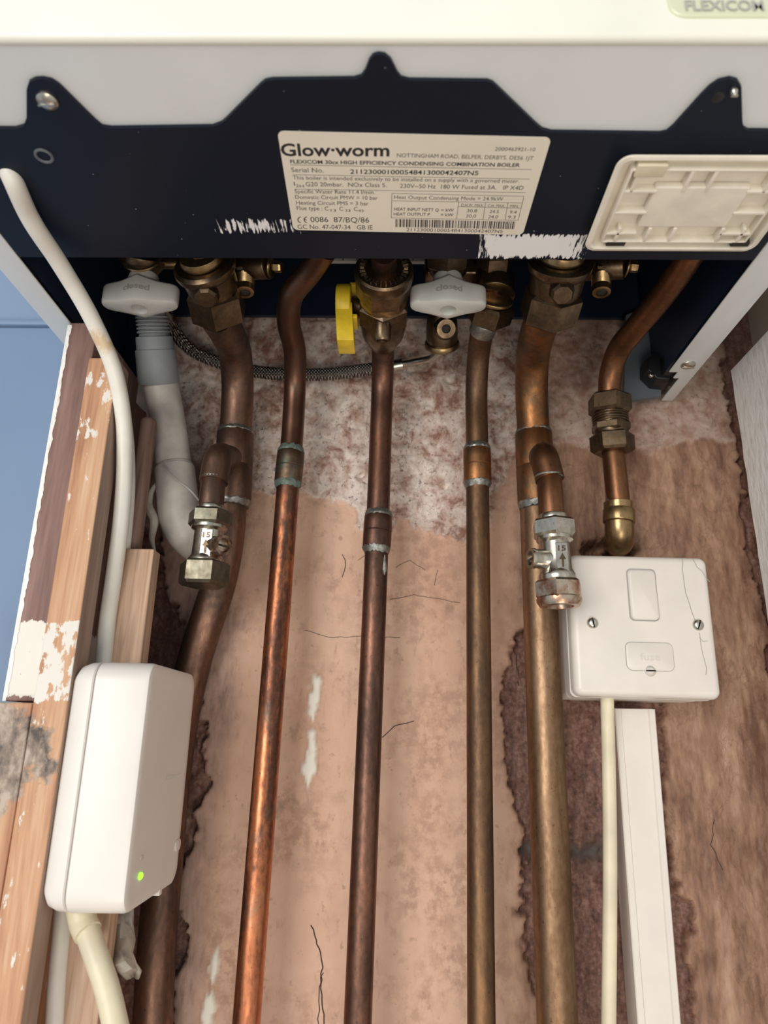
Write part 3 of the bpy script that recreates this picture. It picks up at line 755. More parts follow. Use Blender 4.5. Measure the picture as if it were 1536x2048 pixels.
# --- pipe left, 22 mm with tee branch
pB = thing('copper_pipe', 'fat dull copper pipe at the far left that bends away behind the white receiver box', 'pipe', at(300, 2048, -.024))
cB = V3([(436, 636, -.102), (455, 668, -.085), (470, 705, -.062), (475, 760, -.045), (472, 850, -.036), (466, 930, -.034), (461, 1010, -.033), (453, 1090, -.033), (438, 1165, -.031), (416, 1235, -.026), (392, 1310, -.021), (366, 1420, -.0195), (344, 1560, -.0195), (326, 1750, -.0195), (313, 1900, -.0195), (304, 2080, -.0195), (270, 2750, -.0195)])
MB().tube(cB, RB, 36, 8).build('pipe', M['cu_b'], pB)
soldered(pB, ((471, 868), (464, 1004)), -.035, RB, 0, 'tee', 'cu_b')
a = at(436, 915, -.036); b_ = at(432, 905, -.062)
MB().tube(arcs([a+Vector((.010, .004, 0)), at(436, 912, -.070), at(427, 965, -.072)], .011, 10), .0088, 28, smooth=False).build('branch_elbow', M['cu_b'], pB)
MB().cyl(at(428, 952, -.072), at(421, 1022, -.074), .0076, 28).build('branch_pipe', M['cu_b'], pB)
q = at(428, 955, -.072); MB().cyl(q, q+Vector((0, 0, -.0016)), .0086, 28).build('solder_ring', M['solder'], pB)

# --- second pipe 15 mm, bright
pA = thing('copper_pipe', 'thin copper pipe with bright orange sheen and greenish coupling, left of the gas pipe', 'pipe', at(490, 2048, -.043))
cA = V3([(650, 498, -.14), (618, 545, -.122), (583, 590, -.108), (577, 640, -.09), (589, 700, -.066), (590, 760, -.05), (586, 850, -.043), (578, 950, -.043)])
cA = cA+[at(578+(490-578)*t, 950+(2080-950)*t, -.043) for t in (.33, .66, 1.0, 1.7)]
MB().tube(cA, RP, 32, 10).build('pipe', M['cu_a'], pA)
soldered(pA, ((582, 905), (576, 966)), -.043, RP, 0, 'coupling', 'cu_green', ('verd', 'verd'))

# --- gas pipe
pC = thing('copper_pipe', 'thin brown copper gas pipe under the valve with the yellow lever', 'pipe', at(715, 2048, -.043))
cC = V3([(768, 505, -.145), (768, 560, -.118), (767, 640, -.088), (766, 700, -.064), (765, 760, -.048), (762, 850, -.043), (757, 1000, -.043)])
cC += [at(757+(714-757)*t, 1000+(2080-1000)*t, -.043) for t in (.33, .66, 1.0, 1.7)]
MB().tube(cC, RP, 32, 10).build('pipe', M['cu_c'], pC)
soldered(pC, ((757, 1032), (753, 1096)), -.043, RP, 0, 'coupling', 'cu_c')
q = at(769, 1128, -.048); MB().lathe(q+Vector((0, 0, .006)), q+Vector((0, 0, -.007)), [(0, .0004), (.3, .0011), (.75, .0018), (1, .0004)], 14).build('solder_drip', M['solder'], pC)
q = at(767, 1050, -.0515)

# --- pipe D
pD = thing('copper_pipe', 'thin dull brown copper pipe directly right of the gas pipe, with orange coupling', 'pipe', at(963, 2048, -.043))
cD = V3([(985, 600, -.104), (968, 650, -.084), (957, 710, -.06), (953, 780, -.046), (954, 870, -.043), (955, 970, -.043)])
cD += [at(955+(963-955)*t, 970+(2080-970)*t, -.043) for t in (.33, .66, 1.0, 1.7)]
MB().tube(cD, RP, 32, 10).build('pipe', M['cu_d'], pD)
soldered(pD, ((954, 900), (955, 966)), -.043, RP, 0, 'coupling', 'cu_eu')

# --- pipe E 22 mm with tee
pE = thing('copper_pipe', 'fat brass-toned copper pipe with a tee branch beside the fused switch', 'pipe', at(1117, 2048, -.034))
cE = V3([(1088, 628, -.108), (1074, 670, -.088), (1065, 720, -.062), (1063, 780, -.046), (1066, 850, -.038), (1070, 940, -.034)])
cEl = [at(1070+(1116-1070)*t, 940+(2080-940)*t, -.034) for t in (0, .33, .66, 1.0, 1.7)]
P_up = cE
MB().tube(P_up, RB, 36, 10).build('pipe', M['cu_eu'], pE, label='orange and grey upper length')
MB().tube(cEl, RB, 36, 10).build('pipe', M['cu_e'], pE, label='brass-toned lower length')
soldered(pE, ((1067, 868), (1074, 1008)), -.0355, RB, 0, 'tee', 'cu_eu')
MB().tube(arcs([at(1082, 915, -.03), at(1088, 912, -.072), at(1100, 960, -.074)], .011, 10), .0088, 28, smooth=False).build('branch_elbow', M['cu_f'], pE)
MB().cyl(at(1098, 950, -.074), at(1104, 1040, -.076), .0076, 28).build('branch_pipe', M['cu_f'], pE)
q = at(1098, 951, -.074); MB().cyl(q, q+Vector((0, 0, -.0016)), .0088, 28).build('solder_ring', M['solder'], pE)

# --- pipe F
pF = thing('copper_pipe', 'plain copper pipe at the right slanting up under the boiler from a brass coupling', 'pipe', at(1235, 1080, -.03))
cF = V3([(1392, 490, -.155), (1370, 527, -.142), (1318, 600, -.112), (1268, 660, -.085), (1236, 702, -.066), (1222, 745, -.054), (1219, 800, -.046), (1222, 850, -.043), (1232, 960, -.040), (1238, 1020, -.038)])
MB().tube(cF, RP, 32, 10).build('pipe', M['cu_f'], pF)
a = at(1237, 1000, -.038)
MB().tube(arcs([at(1236, 1005, -.038), at(1240, 1082, -.036), at(1232, 1092, .012)], .013, 12), .0092, 30, smooth=False).build('elbow', M['brass_hi'], pF, label='brass elbow turning into the wall')
q = at(1238, 1020, -.038); q2 = at(1238, 1046, -.038)
MB().cyl(q, q2, .0102, 30).build('elbow_collar', M['brass_hi'], pF)
q = at(1236, 1006, -.038); MB().cyl(q, q+Vector((0, 0, .006)), .0078, 28).build('solder_ring', M['solder'], pF)
cm = thing('compression_coupling', 'brass compression coupling on the slanting right-hand pipe above the fused switch', 'coupling', at(1222, 905, -.044))
A_ = [at(1219, 788, -.048), at(1220, 832, -.046), at(1221, 852, -.045), at(1223, 868, -.044), at(1226, 905, -.043)]
MB().hexn(at(1219, 792, -.047), at(1220, 828, -.046), .0145).build('nut', M['brass'], cm, smooth=False)
tb_ = MB(); tb_.cyl(at(1220, 824, -.046), at(1223, 872, -.044), .0112, 36)
for k in range(4):
    q = at(1220+k*.6, 832+k*5, -.0455); tb_.cyl(q, q+Vector((0, 0, -.0009)), .0120, 36, .0003)
tb_.build('body', M['brass'], cm)
MB().hexn(at(1221.5, 846, -.0455), at(1222.5, 866, -.0448), .0128).build('centre_hex', M['brass'], cm, smooth=False)
MB().hexn(at(1223, 869, -.044), at(1226, 905, -.043), .0145, phase=.2).build('nut', M['brass'], cm, smooth=False)

# ================================================================== ISOLATING VALVES on the tee branches
def iso_valve(label, top, bot, Y, side, tilt, rust):
    t = thing('isolating_valve', label, 'valve', at(*bot, Y), 'isolating valves on the tee branches')
    a = at(*top, Y); b = at(*bot, Y); d = b-a
    def P(f): return a+d*f
    MB().cyl(P(-.04), P(.06), .0083, 30).build('olive', M['chrome'], t)
    MB().hexn(P(.03), P(.24), .0132, phase=.52+tilt).build('upper_nut', M['nickel' if rust == 1 else 'chrome'], t, smooth=False)
    bd = MB().lathe(P(.22), P(.76), [(0, .0095), (.03, .0106), (.10, .0106), (.13, .0092), (.16, .0086), (.5, .0086), (.72, .0088), (.80, .0100), (.85, .0106), (.92, .0106), (1, .0098)], 36)
    bd.build('body', M['chrome'], t)
    # cast panel with arrow on the front of the body
    ax = d.normalized(); c = P(.50)+Vector((.0015, -.0086, 0))
    MB().rprism(c, (1, 0, 0), -ax, .0068, .0170, .0006, [(0, -.0004), (0, .0004), (.0004, .0007)]).build('cast_panel', M['chrome'], t)
    ar = MB(); f = c+Vector((0, -.0009, 0))
    ar.poly([f+Vector((x, 0, z)) for x, z in ((-.0006, -.006), (.0006, -.006), (.0006, -.0015), (.0018, -.0015), (0, .0020), (-.0018, -.0015), (-.0006, -.0015))], (0, -.0004, 0))
    put_text(ar, '15', f+Vector((-.0022, -.0002, .0035)), f+Vector((.0022, -.0002, .0035)), .0030, (0, 0, 1), .02)
    ar.build('arrow_mark', M['brass'], t, smooth=False)
    # operating screw boss
    s0 = P(.50); dr = Vector(side).normalized()
    bs = MB(); bs.lathe(s0+dr*.005, s0+dr*.0165, [(0, .0070), (.3, .0058), (.7, .0056), (.8, .0062), (1, .0060), (1, .0042), (.85, .0040)], 28)
    boss = bs.build('screw_boss', M['rust'] if rust == 1 else M['chrome'], t)
    sl_ = MB(); up = dr.cross(ax).normalized(); e = s0+dr*.0150
    sl_.cyl(e-dr*.001, e, .0040, 20); sl_.build('screw', M['chrome_rust'], boss)
    e2 = e+dr*.0001
    MB().add([e2+up*.0034+ax*.0006, e2-up*.0034+ax*.0006, e2-up*.0034-ax*.0006, e2+up*.0034-ax*.0006, e2+up*.0034+ax*.0006+dr*.0002, e2-up*.0034+ax*.0006+dr*.0002, e2-up*.0034-ax*.0006+dr*.0002, e2+up*.0034-ax*.0006+dr*.0002], [(0, 1, 2, 3), (4, 5, 6, 7), (0, 1, 5, 4), (1, 2, 6, 5), (2, 3, 7, 6), (3, 0, 4, 7)]).build('slot', M['dark'], boss, smooth=False)
    MB().hexn(P(.70 if rust == 1 else .74), P(1.0 if rust == 1 else .96), .0148 if rust == 1 else .0142, phase=.52+tilt*(1 if rust == 1 else 2)).build('lower_nut', M['chrome_rust'] if rust == 2 else M['nickel'], t, smooth=False)
    if rust == 1: return t
    ln = MB().lathe(P(.94), P(1.03), [(0, .0128), (.4, .0128), (1, .0112), (1, .0080), (.3, .0076)], 32); ln.build('outlet', M['chrome_rust'], t)
    return t
iso_valve('worn chrome isolating valve with corroded screw facing front, on the left pipe branch', (423, 1018), (406, 1172), -.076, (.75, -.62, -.1), .52, 1)
iso_valve('chrome isolating valve with cast arrow and rusty lower nut, overlapping the fused switch', (1106, 1036), (1119, 1208), -.080, (-1, -.25, 0), .15, 2)

# ================================================================== VALVES UNDER THE BOILER
def service_valve(label, nut0, nut1, body1, Yn0, Yn1, Yb1, nipple, group=None, cap=True):
    t = thing('service_valve', label, 'valve', at(*nut0, Yn0), group)
    n0, n1, b1 = at(*nut0, Yn0), at(*nut1, Yn1), at(*body1, Yb1)
    MB().hexn(n0, n1, .0178, phase=PI/6+.06).build('union_nut', M['brass'], t, smooth=False)
    ax = (b1-n1).normalized()
    MB().lathe(n1-ax*.002, b1, [(0, .0140), (.12, .0150), (.3, .0155), (.62, .0158), (.72, .0178), (.80, .0184), (.92, .0184), (1, .0165)], 40).build('body', M['brass'], t)
    q = b1+ax*.0005
    MB().lathe(q, q+ax*.006, [(0, .0125), (.3, .0130), (.8, .0120), (1, .0085)], 36).build('end_ring', M['brass_hi'], t)
    # cast block with square key on the front
    c = n1.lerp(b1, .42); fr = Vector((0, -.72, -.69)); fr = (fr-ax*fr.dot(ax)).normalized()
    kb = MB(); kb.lathe(c+fr*.012, c+fr*.0205, [(0, .0075), (.8, .0068), (1, .0055)], 8, .39); kb.build('square_key', M['brass'], t, smooth=False)
    kk = MB(); kk.box(c.x-.0045, c.x+.0045, c.y-.019, c.y-.015, c.z-.001, c.z+.0012); kk.build('cast_rib', M['brass'], t, bev=.0004)
    # drain nipple and its screw housing
    nx, ny = nipple
    h0 = at(nx-38, ny-32, -.108); h1 = at(nx+48, ny-36, -.118)
    hb = MB(); hb.cyl(h0, h1, .0078, 28); hs = hb.build('screw_housing', M['brass'], t)
    h2 = at(nx+57, ny-35, -.118); MB().cyl(h1, h1.lerp(h2, .5), .0066, 24).build('housing_ring', M['brass_hi'], hs)
    MB().hexn(h2, at(nx+74, ny-34, -.119), .0036).build('screw_end', M['brass_hi'], hs, smooth=False)
    p0 = at(nx-1, ny-28, -.112); p1 = at(nx, ny+18, -.113)
    d = p1-p0
    MB().hexn(p0-d*.1, p0+d*.28, .0082, phase=0).build('nipple_hex', M['brass'], t, smooth=False)
    nb = MB()
    prof = [(.2, .0054)]
    for k in range(9): prof += [(.28+k*.055, .0053), (.305+k*.055, .0058)]
    prof += [(.80, .0057), (.98, .0055), (1, .0049), (1, .0034), (.8, .0032)]
    nb.lathe(p0, p1, prof, 28); nb.build('drain_nipple', M['brass_hi'] , t)
    MB().cyl(p0.lerp(p1, .90), p0.lerp(p1, .95), .0033, 16).build('bore', M['dark'], t)
    return t
GV = 'service valves at the top of the fat pipes'
service_valve('old brass service valve with big hex nut at top of the far left fat pipe', (440, 634), (428, 578), (406, 524), -.100, -.118, -.136, (490, 568), GV)
service_valve('old brass service valve with big hex nut at top of the fat brass-toned pipe', (1094, 640), (1110, 582), (1122, 520), -.104, -.121, -.138, (1203, 568), GV)

# gas valve with yellow lever
gv = thing('gas_valve', 'brass gas valve with a yellow lever on its left side', 'valve', at(766, 690, -.067))
ga, gb = at(766, 688, -.068), at(768, 530, -.135); gd = gb-ga
def G(f): return ga+gd*f
MB().lathe(G(0), G(.40), [(0, .0088), (.15, .0105), (.4, .0135), (.75, .0145), (1, .0140)], 36).build('body', M['brass'], gv)
MB().hexn(G(.36), G(.60), .0168, phase=.52).build('nut', M['brass'], gv, smooth=False)
MB().lathe(G(.58), G(.66), [(0, .0145), (.5, .015), (1, .0145)], 36).build('neck', M['brass_hi'], gv)
MB().hexn(G(.64), G(.86), .0168, phase=.1).build('nut', M['brass'], gv, smooth=False)
MB().lathe(G(.84), G(.97), [(0, .0168), (.3, .0175), (.85, .0172), (1, .0160), (1, .0088)], 40).build('embossed_collar', M['brass'], gv)
gt = MB(); axn = gd.normalized(); ux = Vector((1, 0, 0)); ux = (ux-axn*ux.dot(axn)).normalized(); uy = axn.cross(ux)
for k in range(30):
    th = 2*PI*k/30; c = G(.973)+(ux*math.cos(th)+uy*math.sin(th))*.0128; rd = (ux*math.cos(th)+uy*math.sin(th)); tg = axn.cross(rd)
    l = .0016 if k % 3 else .0011
    gt.add([c-rd*l-tg*.0003, c+rd*l-tg*.0003, c+rd*l+tg*.0003, c-rd*l+tg*.0003]+[v+axn*.0006 for v in (c-rd*l-tg*.0003, c+rd*l-tg*.0003, c+rd*l+tg*.0003, c-rd*l+tg*.0003)], [(0, 1, 2, 3), (4, 5, 6, 7), (0, 1, 5, 4), (1, 2, 6, 5), (2, 3, 7, 6), (3, 0, 4, 7)])
gt.build('embossed_marks', M['steel'], gv, smooth=False)
s0 = G(.42); s1 = at(703, 610, -.094)
sh = MB().cyl(s0, s1, .0062, 24); sh.build('spindle', M['brass'], gv)
t0 = at(764, 640, -.104); t1 = at(764, 682, -.100)
tn = MB().lathe(t0, t1, [(0, .0052), (.3, .0056), (.9, .0056), (1, .0050), (1, .0034), (.85, .0032)], 24).build('test_nipple', M['brass'], gv)
q = at(766, 688, -.067); MB().cyl(q+Vector((0, 0, .002)), q+Vector((0, 0, -.0025)), .0086, 24).build('solder_ring', M['solder'], gv)
lx = at(690, 610, -.094)
lev = MB()
lev.cyl(Vector((lx.x-.0052, lx.y, lx.z)), Vector((lx.x+.0042, lx.y, lx.z)), .0130, 36, .001)
zlo = at(690, 694, -.094).z
lev.poly([(lx.x-.0055, lx.y-.0095, lx.z-.004), (lx.x-.0055, lx.y+.0095, lx.z-.004), (lx.x-.0035, lx.y+.0085, zlo), (lx.x-.0035, lx.y-.0085, zlo)], (.0105, 0, 0))
for dz in (.0105, -.0125): lev.box(lx.x+.003, lx.x+.0085, lx.y-.0070, lx.y+.0070, lx.z+dz-.0012, lx.z+dz+.0016)
lev.build('lever', M['yellow'], gv, bev=.0006, label='yellow plastic lever')

# valves with the grey "closed" handles
def bow_handle(parent, cpx, Y, wpx_, tiltz=0):
    c = at(*cpx, Y); z = (c-CAM).dot(F); L = wpx_*z/FPX
    # plan outline (bow-tie bar), extruded along Z with a raised middle
    n = 36; top = []; V = []
    out = []
    for k in range(n):
        t = 2*PI*k/n
        x = math.copysign(abs(math.cos(t))**.45, math.cos(t))*L/2
        yy = math.copysign(abs(math.sin(t))**.8, math.sin(t))
        wdt = .0068+.0042*math.exp(-(x/(L*.17))**2)
        out.append((x, yy*wdt))
    rings = [(.84, -.0072), (.95, -.0066), (1, -.005), (1, 0), (1, .0045), (.96, .0058), (.86, .0064)]
    m = len(rings)
    for (s, zz) in rings:
        for (x, y) in out:
            zr = zz
            if zz > 0: zr = zz+.0032*math.exp(-(x/(L*.2))**2)
            else: zr = zz-.0012*math.exp(-(x/(L*.2))**2)+ (abs(x)/(L/2))**3*.001
            sy = s if abs(x) < L*.4 else s
            V.append(c+Vector((x*(1-(1-s)*.25), y*s, zr)))
    hole = []
    for (r_, z_) in ((.0038, -.0015), (.0043, -.0060), (.0049, -.0087), (.0056, -.0089)):
        for k in range(n):
            th = math.atan2(out[k][1], out[k][0]) if k % (n//2) else (0 if k == 0 else PI)
            th = 2*PI*k/n
            hole.append(c+Vector((r_*math.cos(th), r_*math.sin(th), z_)))
    V = hole+V; m += 4
    f = []
    for i in range(m-1):
        for k in range(n): f.append((i*n+k, i*n+(k+1) % n, (i+1)*n+(k+1) % n, (i+1)*n+k))
    f.append(tuple(range(n))); f.append(tuple((m-1)*n+k for k in range(n)))
    h = MB().add(V, f).build('handle', M['grey_pl'], parent, ang=40, label='light grey plastic handle marked closed')
    MB().lathe(c+Vector((0, .001, .006)), c+Vector((0, .001, .016)), [(0, .0095), (.6, .0095), (.9, .0088), (1, .0075)], 32).build('handle_collar', M['grey_pl'], h)
    tx = MB(); yf = c.y-.0114
    def onface(x, zz):
        w2 = .0068+.0042*math.exp(-(x/(L*.17))**2); return Vector((c.x+x, c.y-w2-.0002, c.z+zz))
    v, fc = text_mesh('closed', .012); x0 = min(a[0] for a in v); x1 = max(a[0] for a in v); W_ = L*.34
    sc_ = W_/(x1-x0)
    for a_ in [0]:
        tx.add([onface((a[0]-x0)*sc_-W_/2, a[1]*sc_*.9-.0014) for a in v], fc)
    tx.build('lettering', M['emb'], h, smooth=False)
    return h

hv = thing('isolating_tap', 'brass tap with light grey closed handle at the left, above the condensate pipe', 'valve', at(283, 560, -.10), 'taps with grey closed handles')
bow_handle(hv, (282, 594), -.110, 152)
b0 = at(284, 552, -.106); b1 = at(286, 512, -.114)
MB().lathe(b0, b1, [(0, .0092), (.3, .0105), (.6, .0135), (.8, .0150), (1, .0150)], 32).build('body', M['brass'], hv)
q = at(286, 520, -.128); MB().tube([q+Vector((.0105*math.cos(t), -.001+.0035*math.sin(t), .0105*math.sin(t))) for t in np.linspace(0, 2*PI, 24)], .0010, 8, 2).build('ring', M['brass_hi'], hv)
MB().cyl(at(312, 528, -.11), at(360, 528, -.112), .0033, 20).build('link_rod', M['brass_hi'], hv)

hv2 = thing('isolating_tap', 'brass tap with light grey closed handle right of the gas valve', 'valve', at(895, 560, -.10), 'taps with grey closed handles')
bow_handle(hv2, (896, 596), -.112, 152)
b0 = at(896, 556, -.104); b1 = at(897, 512, -.112)
MB().lathe(b0, b1, [(0, .0092), (.3, .012), (1, .0135)], 32).build('body', M['brass'], hv2)
mb = MB(); a = at(850, 562, -.098); b_ = at(1010, 518, -.098)
mb.box(a.x, b_.x, -.104, -.085, a.z+.0015, b_.z+.012); mb.build('manifold', M['brass'], hv2, bev=.002)
q0 = at(893, 530, -.112); MB().hexn(q0, q0+Vector((0, -.012, .006)), .0135).build('hex_cap', M['brass'], hv2, smooth=False)
q0 = at(988, 536, -.104); MB().hexn(q0, q0+Vector((0, -.010, .005)), .0115, phase=.1).build('hex_cap', M['brass'], hv2, smooth=False)
q0 = at(990, 568, -.096); q1 = q0+Vector((0, -.010, -.004))
pv = MB().lathe(q0+Vector((0, .008, .003)), q1, [(0, .0095), (.6, .0095), (.9, .0085), (1, .0070), (1, .0035), (.8, .003)], 28).build('test_plug', M['brass'], hv2)
MB().cyl(q1.lerp(q0, .3), q1.lerp(q0, .35), .003, 14).build('bore', M['dark'], pv)
MB().cyl(at(988, 556, -.098), at(987, 592, -.098), .0135, 32).build('neck', M['brass'], hv2)
MB().cyl(at(987, 594, -.104), at(985, 601, -.102), .0125, 32).build('neck_ring', M['brass_hi'], hv2)
MB().hexn(at(986, 602, -.100), at(974, 640, -.088), .0150, phase=.3).build('union_nut', M['brass'], hv2, smooth=False)
ps = at(963, 668, -.077)
MB().cyl(at(973, 640, -.089), at(964, 664, -.079), .0086, 28).build('solder_collar', M['solder'], hv2)
# filling connection below the handle
fv = thing('filling_valve', 'round brass filling valve under the right grey handle, joined to the braided hose', 'valve', at(884, 700, -.05))
a0, a1 = at(884, 622, -.070), at(884, 688, -.052)
MB().lathe(a0, a1, [(0, .0085), (.2, .0100), (.5, .0108), (.85, .0108), (1, .0100)], 36).build('body', M['brass'], fv)
MB().lathe(at(884, 682, -.054), at(884, 694, -.050), [(0, .0112), (.3, .0120), (.7, .0120), (1, .0105)], 36).build('rim', M['brass_hi'], fv)
q = at(890, 656, -.068); dq = Vector((.1, -.75, -.6)).normalized()
pg = MB().lathe(q-dq*.004, q+dq*.005, [(0, .0080), (.7, .0078), (.9, .0070), (1, .0062), (1, .0030), (.8, .0026)], 28).build('plug', M['brass'], fv)
MB().cyl(q+dq*.0036, q+dq*.0040, .0027, 16).build('bore', M['dark'], pg)

# braided hose
hs = thing('braided_hose', 'thin braided steel hose sagging across the wall behind the pipes', 'hose', at(600, 760, -.02))
hp = V3([(330, 628, -.060), (352, 668, -.040), (384, 700, -.026), (430, 722, -.021), (500, 741, -.019), (580, 749, -.019), (660, 748, -.019), (745, 738, -.020)])
nH = 10*7+1
MB().tube(hp, lambda t: .0047+.0003*math.sin(t*300), 24, 16).build('hose', M['braid'], hs)
MB().tube(V3([(742, 738, -.020), (775, 734, -.021), (805, 729, -.022)]), .0046, 24).build('ferrule', M['steel'], hs)
MB().tube(V3([(803, 729, -.022), (835, 723, -.026), (862, 717, -.032), (884, 700, -.046)]), .0026, 20).build('metal_tail', M['steel'], hs)
MB().tube(V3([(318, 606, -.085), (324, 622, -.074), (332, 636, -.062)]), .0042, 20).build('ferrule', M['steel'], hs)

# condensate pipe
cp = thing('condensate_pipe', 'white plastic waste pipe with grey rubber connector at the left, elbow into the wall', 'pipe', at(350, 1090, -.04))
g0, g1 = at(303, 622, -.082), at(318, 768, -.058)
prof = [(0, .0092)]
for k in range(5): prof += [(.06+k*.05, .0092), (.075+k*.05, .0106), (.095+k*.05, .0106), (.105+k*.05, .0092)]
prof += [(.34, .0098), (.35, .0118), (.52, .0120), (.53, .0130), (.97, .0134), (1, .0128)]
MB().lathe(g0, g1, prof, 40).build('rubber_connector', M['waste_grey'], cp, label='ribbed grey rubber connector')
MB().tube(V3([(316, 740, -.060), (326, 790, -.056), (338, 860, -.052), (350, 950, -.047)]), .0115, 36).build('pipe', M['waste'], cp)
MB().tube(V3([(349, 938, -.048), (354, 985, -.048), (360, 1035, -.047), (372, 1062, -.044), (388, 1080, -.036), (402, 1088, -.020)]), .0130, 36).build('elbow', M['waste'], cp)
q = at(348, 932, -.048); MB().cyl(q, at(350, 946, -.048), .0124, 36).build('joint_ring', M['waste'], cp)
st = MB(); st.tube(V3([(322, 932, -.064), (352, 958, -.066), (385, 985, -.066), (405, 1010, -.06)]), .0006, 8).build('tape_fold', M['emb'], cp)

# ================================================================== TIMBER at the left
z1230 = at(60, 1232, -.117).z; z1400 = at(60, 1402, -.117).z; z1610 = at(40, 1612, -.117).z
M['w_brown'] = wood('brown_stained_wood', (.16, .085, .07), (.26, .15, .125), (.38, .24, .20), 3, paint=[(z1400, z1230, .25)])
M['w_pine'] = wood('pine_orange', (.38, .17, .09), (.58, .32, .18), (.72, .48, .31), 7, paint=[(z1400-.003, z1230, .12), (1.50, 1.55, -.07), (1.10, 1.552, -.22)], stain=(z1610-.008, z1400+.002, -.176))
M['w_pine2'] = wood('pine_pale', (.33, .20, .13), (.52, .34, .23), (.66, .47, .34), 12, sc=40)
M['w_side'] = wood('shaded_timber_side', (.24, .15, .11), (.34, .235, .185), (.44, .32, .26), 31, sc=18)  # duller wood colour, paints shade onto the pine post's right-facing side
M['w_dark'] = wood('old_brown_wood', (.15, .085, .065), (.27, .165, .13), (.38, .25, .20), 15)
ztop2 = .2059+1.35
def board(name, label, x0, x1, y0, y1, z0, z1, mat, bev=.0009):
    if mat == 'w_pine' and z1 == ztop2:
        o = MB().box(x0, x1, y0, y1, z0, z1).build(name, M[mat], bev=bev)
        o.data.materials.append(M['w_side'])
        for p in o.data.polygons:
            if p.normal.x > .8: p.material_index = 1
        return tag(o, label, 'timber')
    o = MB().box(x0, x1, y0, y1, z0, z1).build(name, M[mat], bev=bev)
    # irregular sawn surface
    return tag(o, label, 'timber')
pz = atX(130, 622, -.19)
b1o = board('timber_post', 'brown board with flaking white painted left edge, outermost timber under the boiler', -.1985, -.1815, -.112, -.018, z1400, H-.004, 'w_brown')
# painted outer face as thin ragged paint skin
def paint_skin():
    mb = MB(); n = 150; rnd = random.Random(8); zs_ = [z1400+(H-.006-z1400)*i/n for i in range(n+1)]
    fr, bk = [], []
    for z_ in zs_:
        wv = (wv*.7+.3*(.0006+.0034*rnd.random())) if fr else .0015
        fr.append(Vector((-.1985+wv*.75, -.1124, z_))); bk.append(Vector((-.1992, -.1124, z_)))
    for i in range(n):
        a, b, c, d = bk[i], fr[i], fr[i+1], bk[i+1]
        mb.add([a, b, c, d, a+Vector((0, .0006, 0)), b+Vector((0, .0006, 0)), c+Vector((0, .0006, 0)), d+Vector((0, .0006, 0))], [(0, 1, 2, 3), (4, 5, 6, 7), (0, 1, 5, 4), (2, 3, 7, 6), (1, 2, 6, 5), (0, 3, 7, 4)])
    mb.box(-.1992, -.1985, -.112, -.018, z1400, H-.006)
    return mb.build('paint_skin', M['rough_white'], b1o, smooth=False, label='flaking white paint along the edge')
paint_skin()
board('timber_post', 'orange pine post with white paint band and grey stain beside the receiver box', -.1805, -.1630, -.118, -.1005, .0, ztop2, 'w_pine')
board('timber_post', 'pale pine board at the bottom left corner, below the brown painted board', -.2450, -.1812, -.1172, -.018, .0, z1400-.0008, 'w_pine')
zt3 = at(270, 1097, -.086).z
xb3 = at(303, 1140, -.086).x
board('timber_post', 'short pale grained timber beside the white cable, above the receiver box', -.1622, xb3, -.086, -.074, .0, zt3, 'w_pine2')
board('timber_post', 'dark brown rough timber behind the white cable, right of the orange post', -.1620, at(292, 960, -.080).x, -.080, -.070, zt3+.0006, at(275, 830, -.080).z, 'w_dark', .0035)

# torn plastic shred by the timber
sh = thing('torn_strip', 'shred of torn white plastic hanging beside the condensate elbow', 'scrap', at(305, 1110, -.05))
MB().tube(V3([(318, 958, -.050), (300, 990, -.052), (296, 1008, -.053), (308, 1040, -.053), (304, 1080, -.052), (312, 1108, -.052)]), lambda t: .0006+.0024*math.sin(PI*min(1, t*1.05))**1.0, 10).build('strip', M['foam'], sh)

fk = thing('plaster_flake', 'white jagged plaster flake between the thick white cable and the grey rubber connector', 'scrap', at(280, 850, -.04))
MB().poly([at(x, y, -.040) for x, y in ((262, 778), (275, 768), (290, 772), (298, 790), (304, 820), (306, 850), (298, 842), (292, 825), (278, 812), (268, 800))], (0, .0025, 0)).build('flake', M['filler'], fk, smooth=False)

# ================================================================== RECEIVER BOX
bx = -.1628
p_tn = at(300, 1325, -.120); p_bn = at(250, 1835, -.120); p_tf = atX(400, 1350, p_tn.x); p_bf = atX(362, 1762, p_bn.x)
fx = (p_tn.x+p_bn.x)/2; ztp = (p_tn.z+p_tf.z)/2; zbt = (p_bn.z+p_bf.z)/2
yn = -.1205; yf = (p_tf.y+p_bf.y)/2
yf = -.0365
print('BOX', p_tn, p_bn, p_tf, p_bf)
rc = thing('receiver_box', 'white wireless receiver box with green light on the side of the timber', 'receiver', (bx, (yn+yf)/2, zbt))
cy_b, cz_b = (yn+yf)/2, (ztp+zbt)/2; wB, hB = yf-yn, ztp-zbt; D_ = fx-bx; sB = D_*.30
MB().rprism((bx, cy_b, cz_b), (0, 1, 0), (0, 0, 1), wB, hB, .011, [(.006, 0), (.002, sB*.25), (.0003, sB*.6), (0, sB-.0006), (.0008, sB)], 8).build('back_half', M['box_pl'], rc)
MB().rprism((bx+sB, cy_b, cz_b), (0, 1, 0), (0, 0, 1), wB-.0026, hB-.0026, .010, [(0, -.0006), (0, .001)], 8).build('seam', M['emb'], rc, smooth=False)
MB().rprism((bx+sB+.0006, cy_b, cz_b), (0, 1, 0), (0, 0, 1), wB, hB, .010, [(.0008, 0), (0, .0006), (.0002, D_-sB-.003), (.0008, D_-sB-.0012), (.0022, D_-sB-.0006), (.006, D_-sB-.0006)], 8).build('front_half', M['box_pl'], rc)
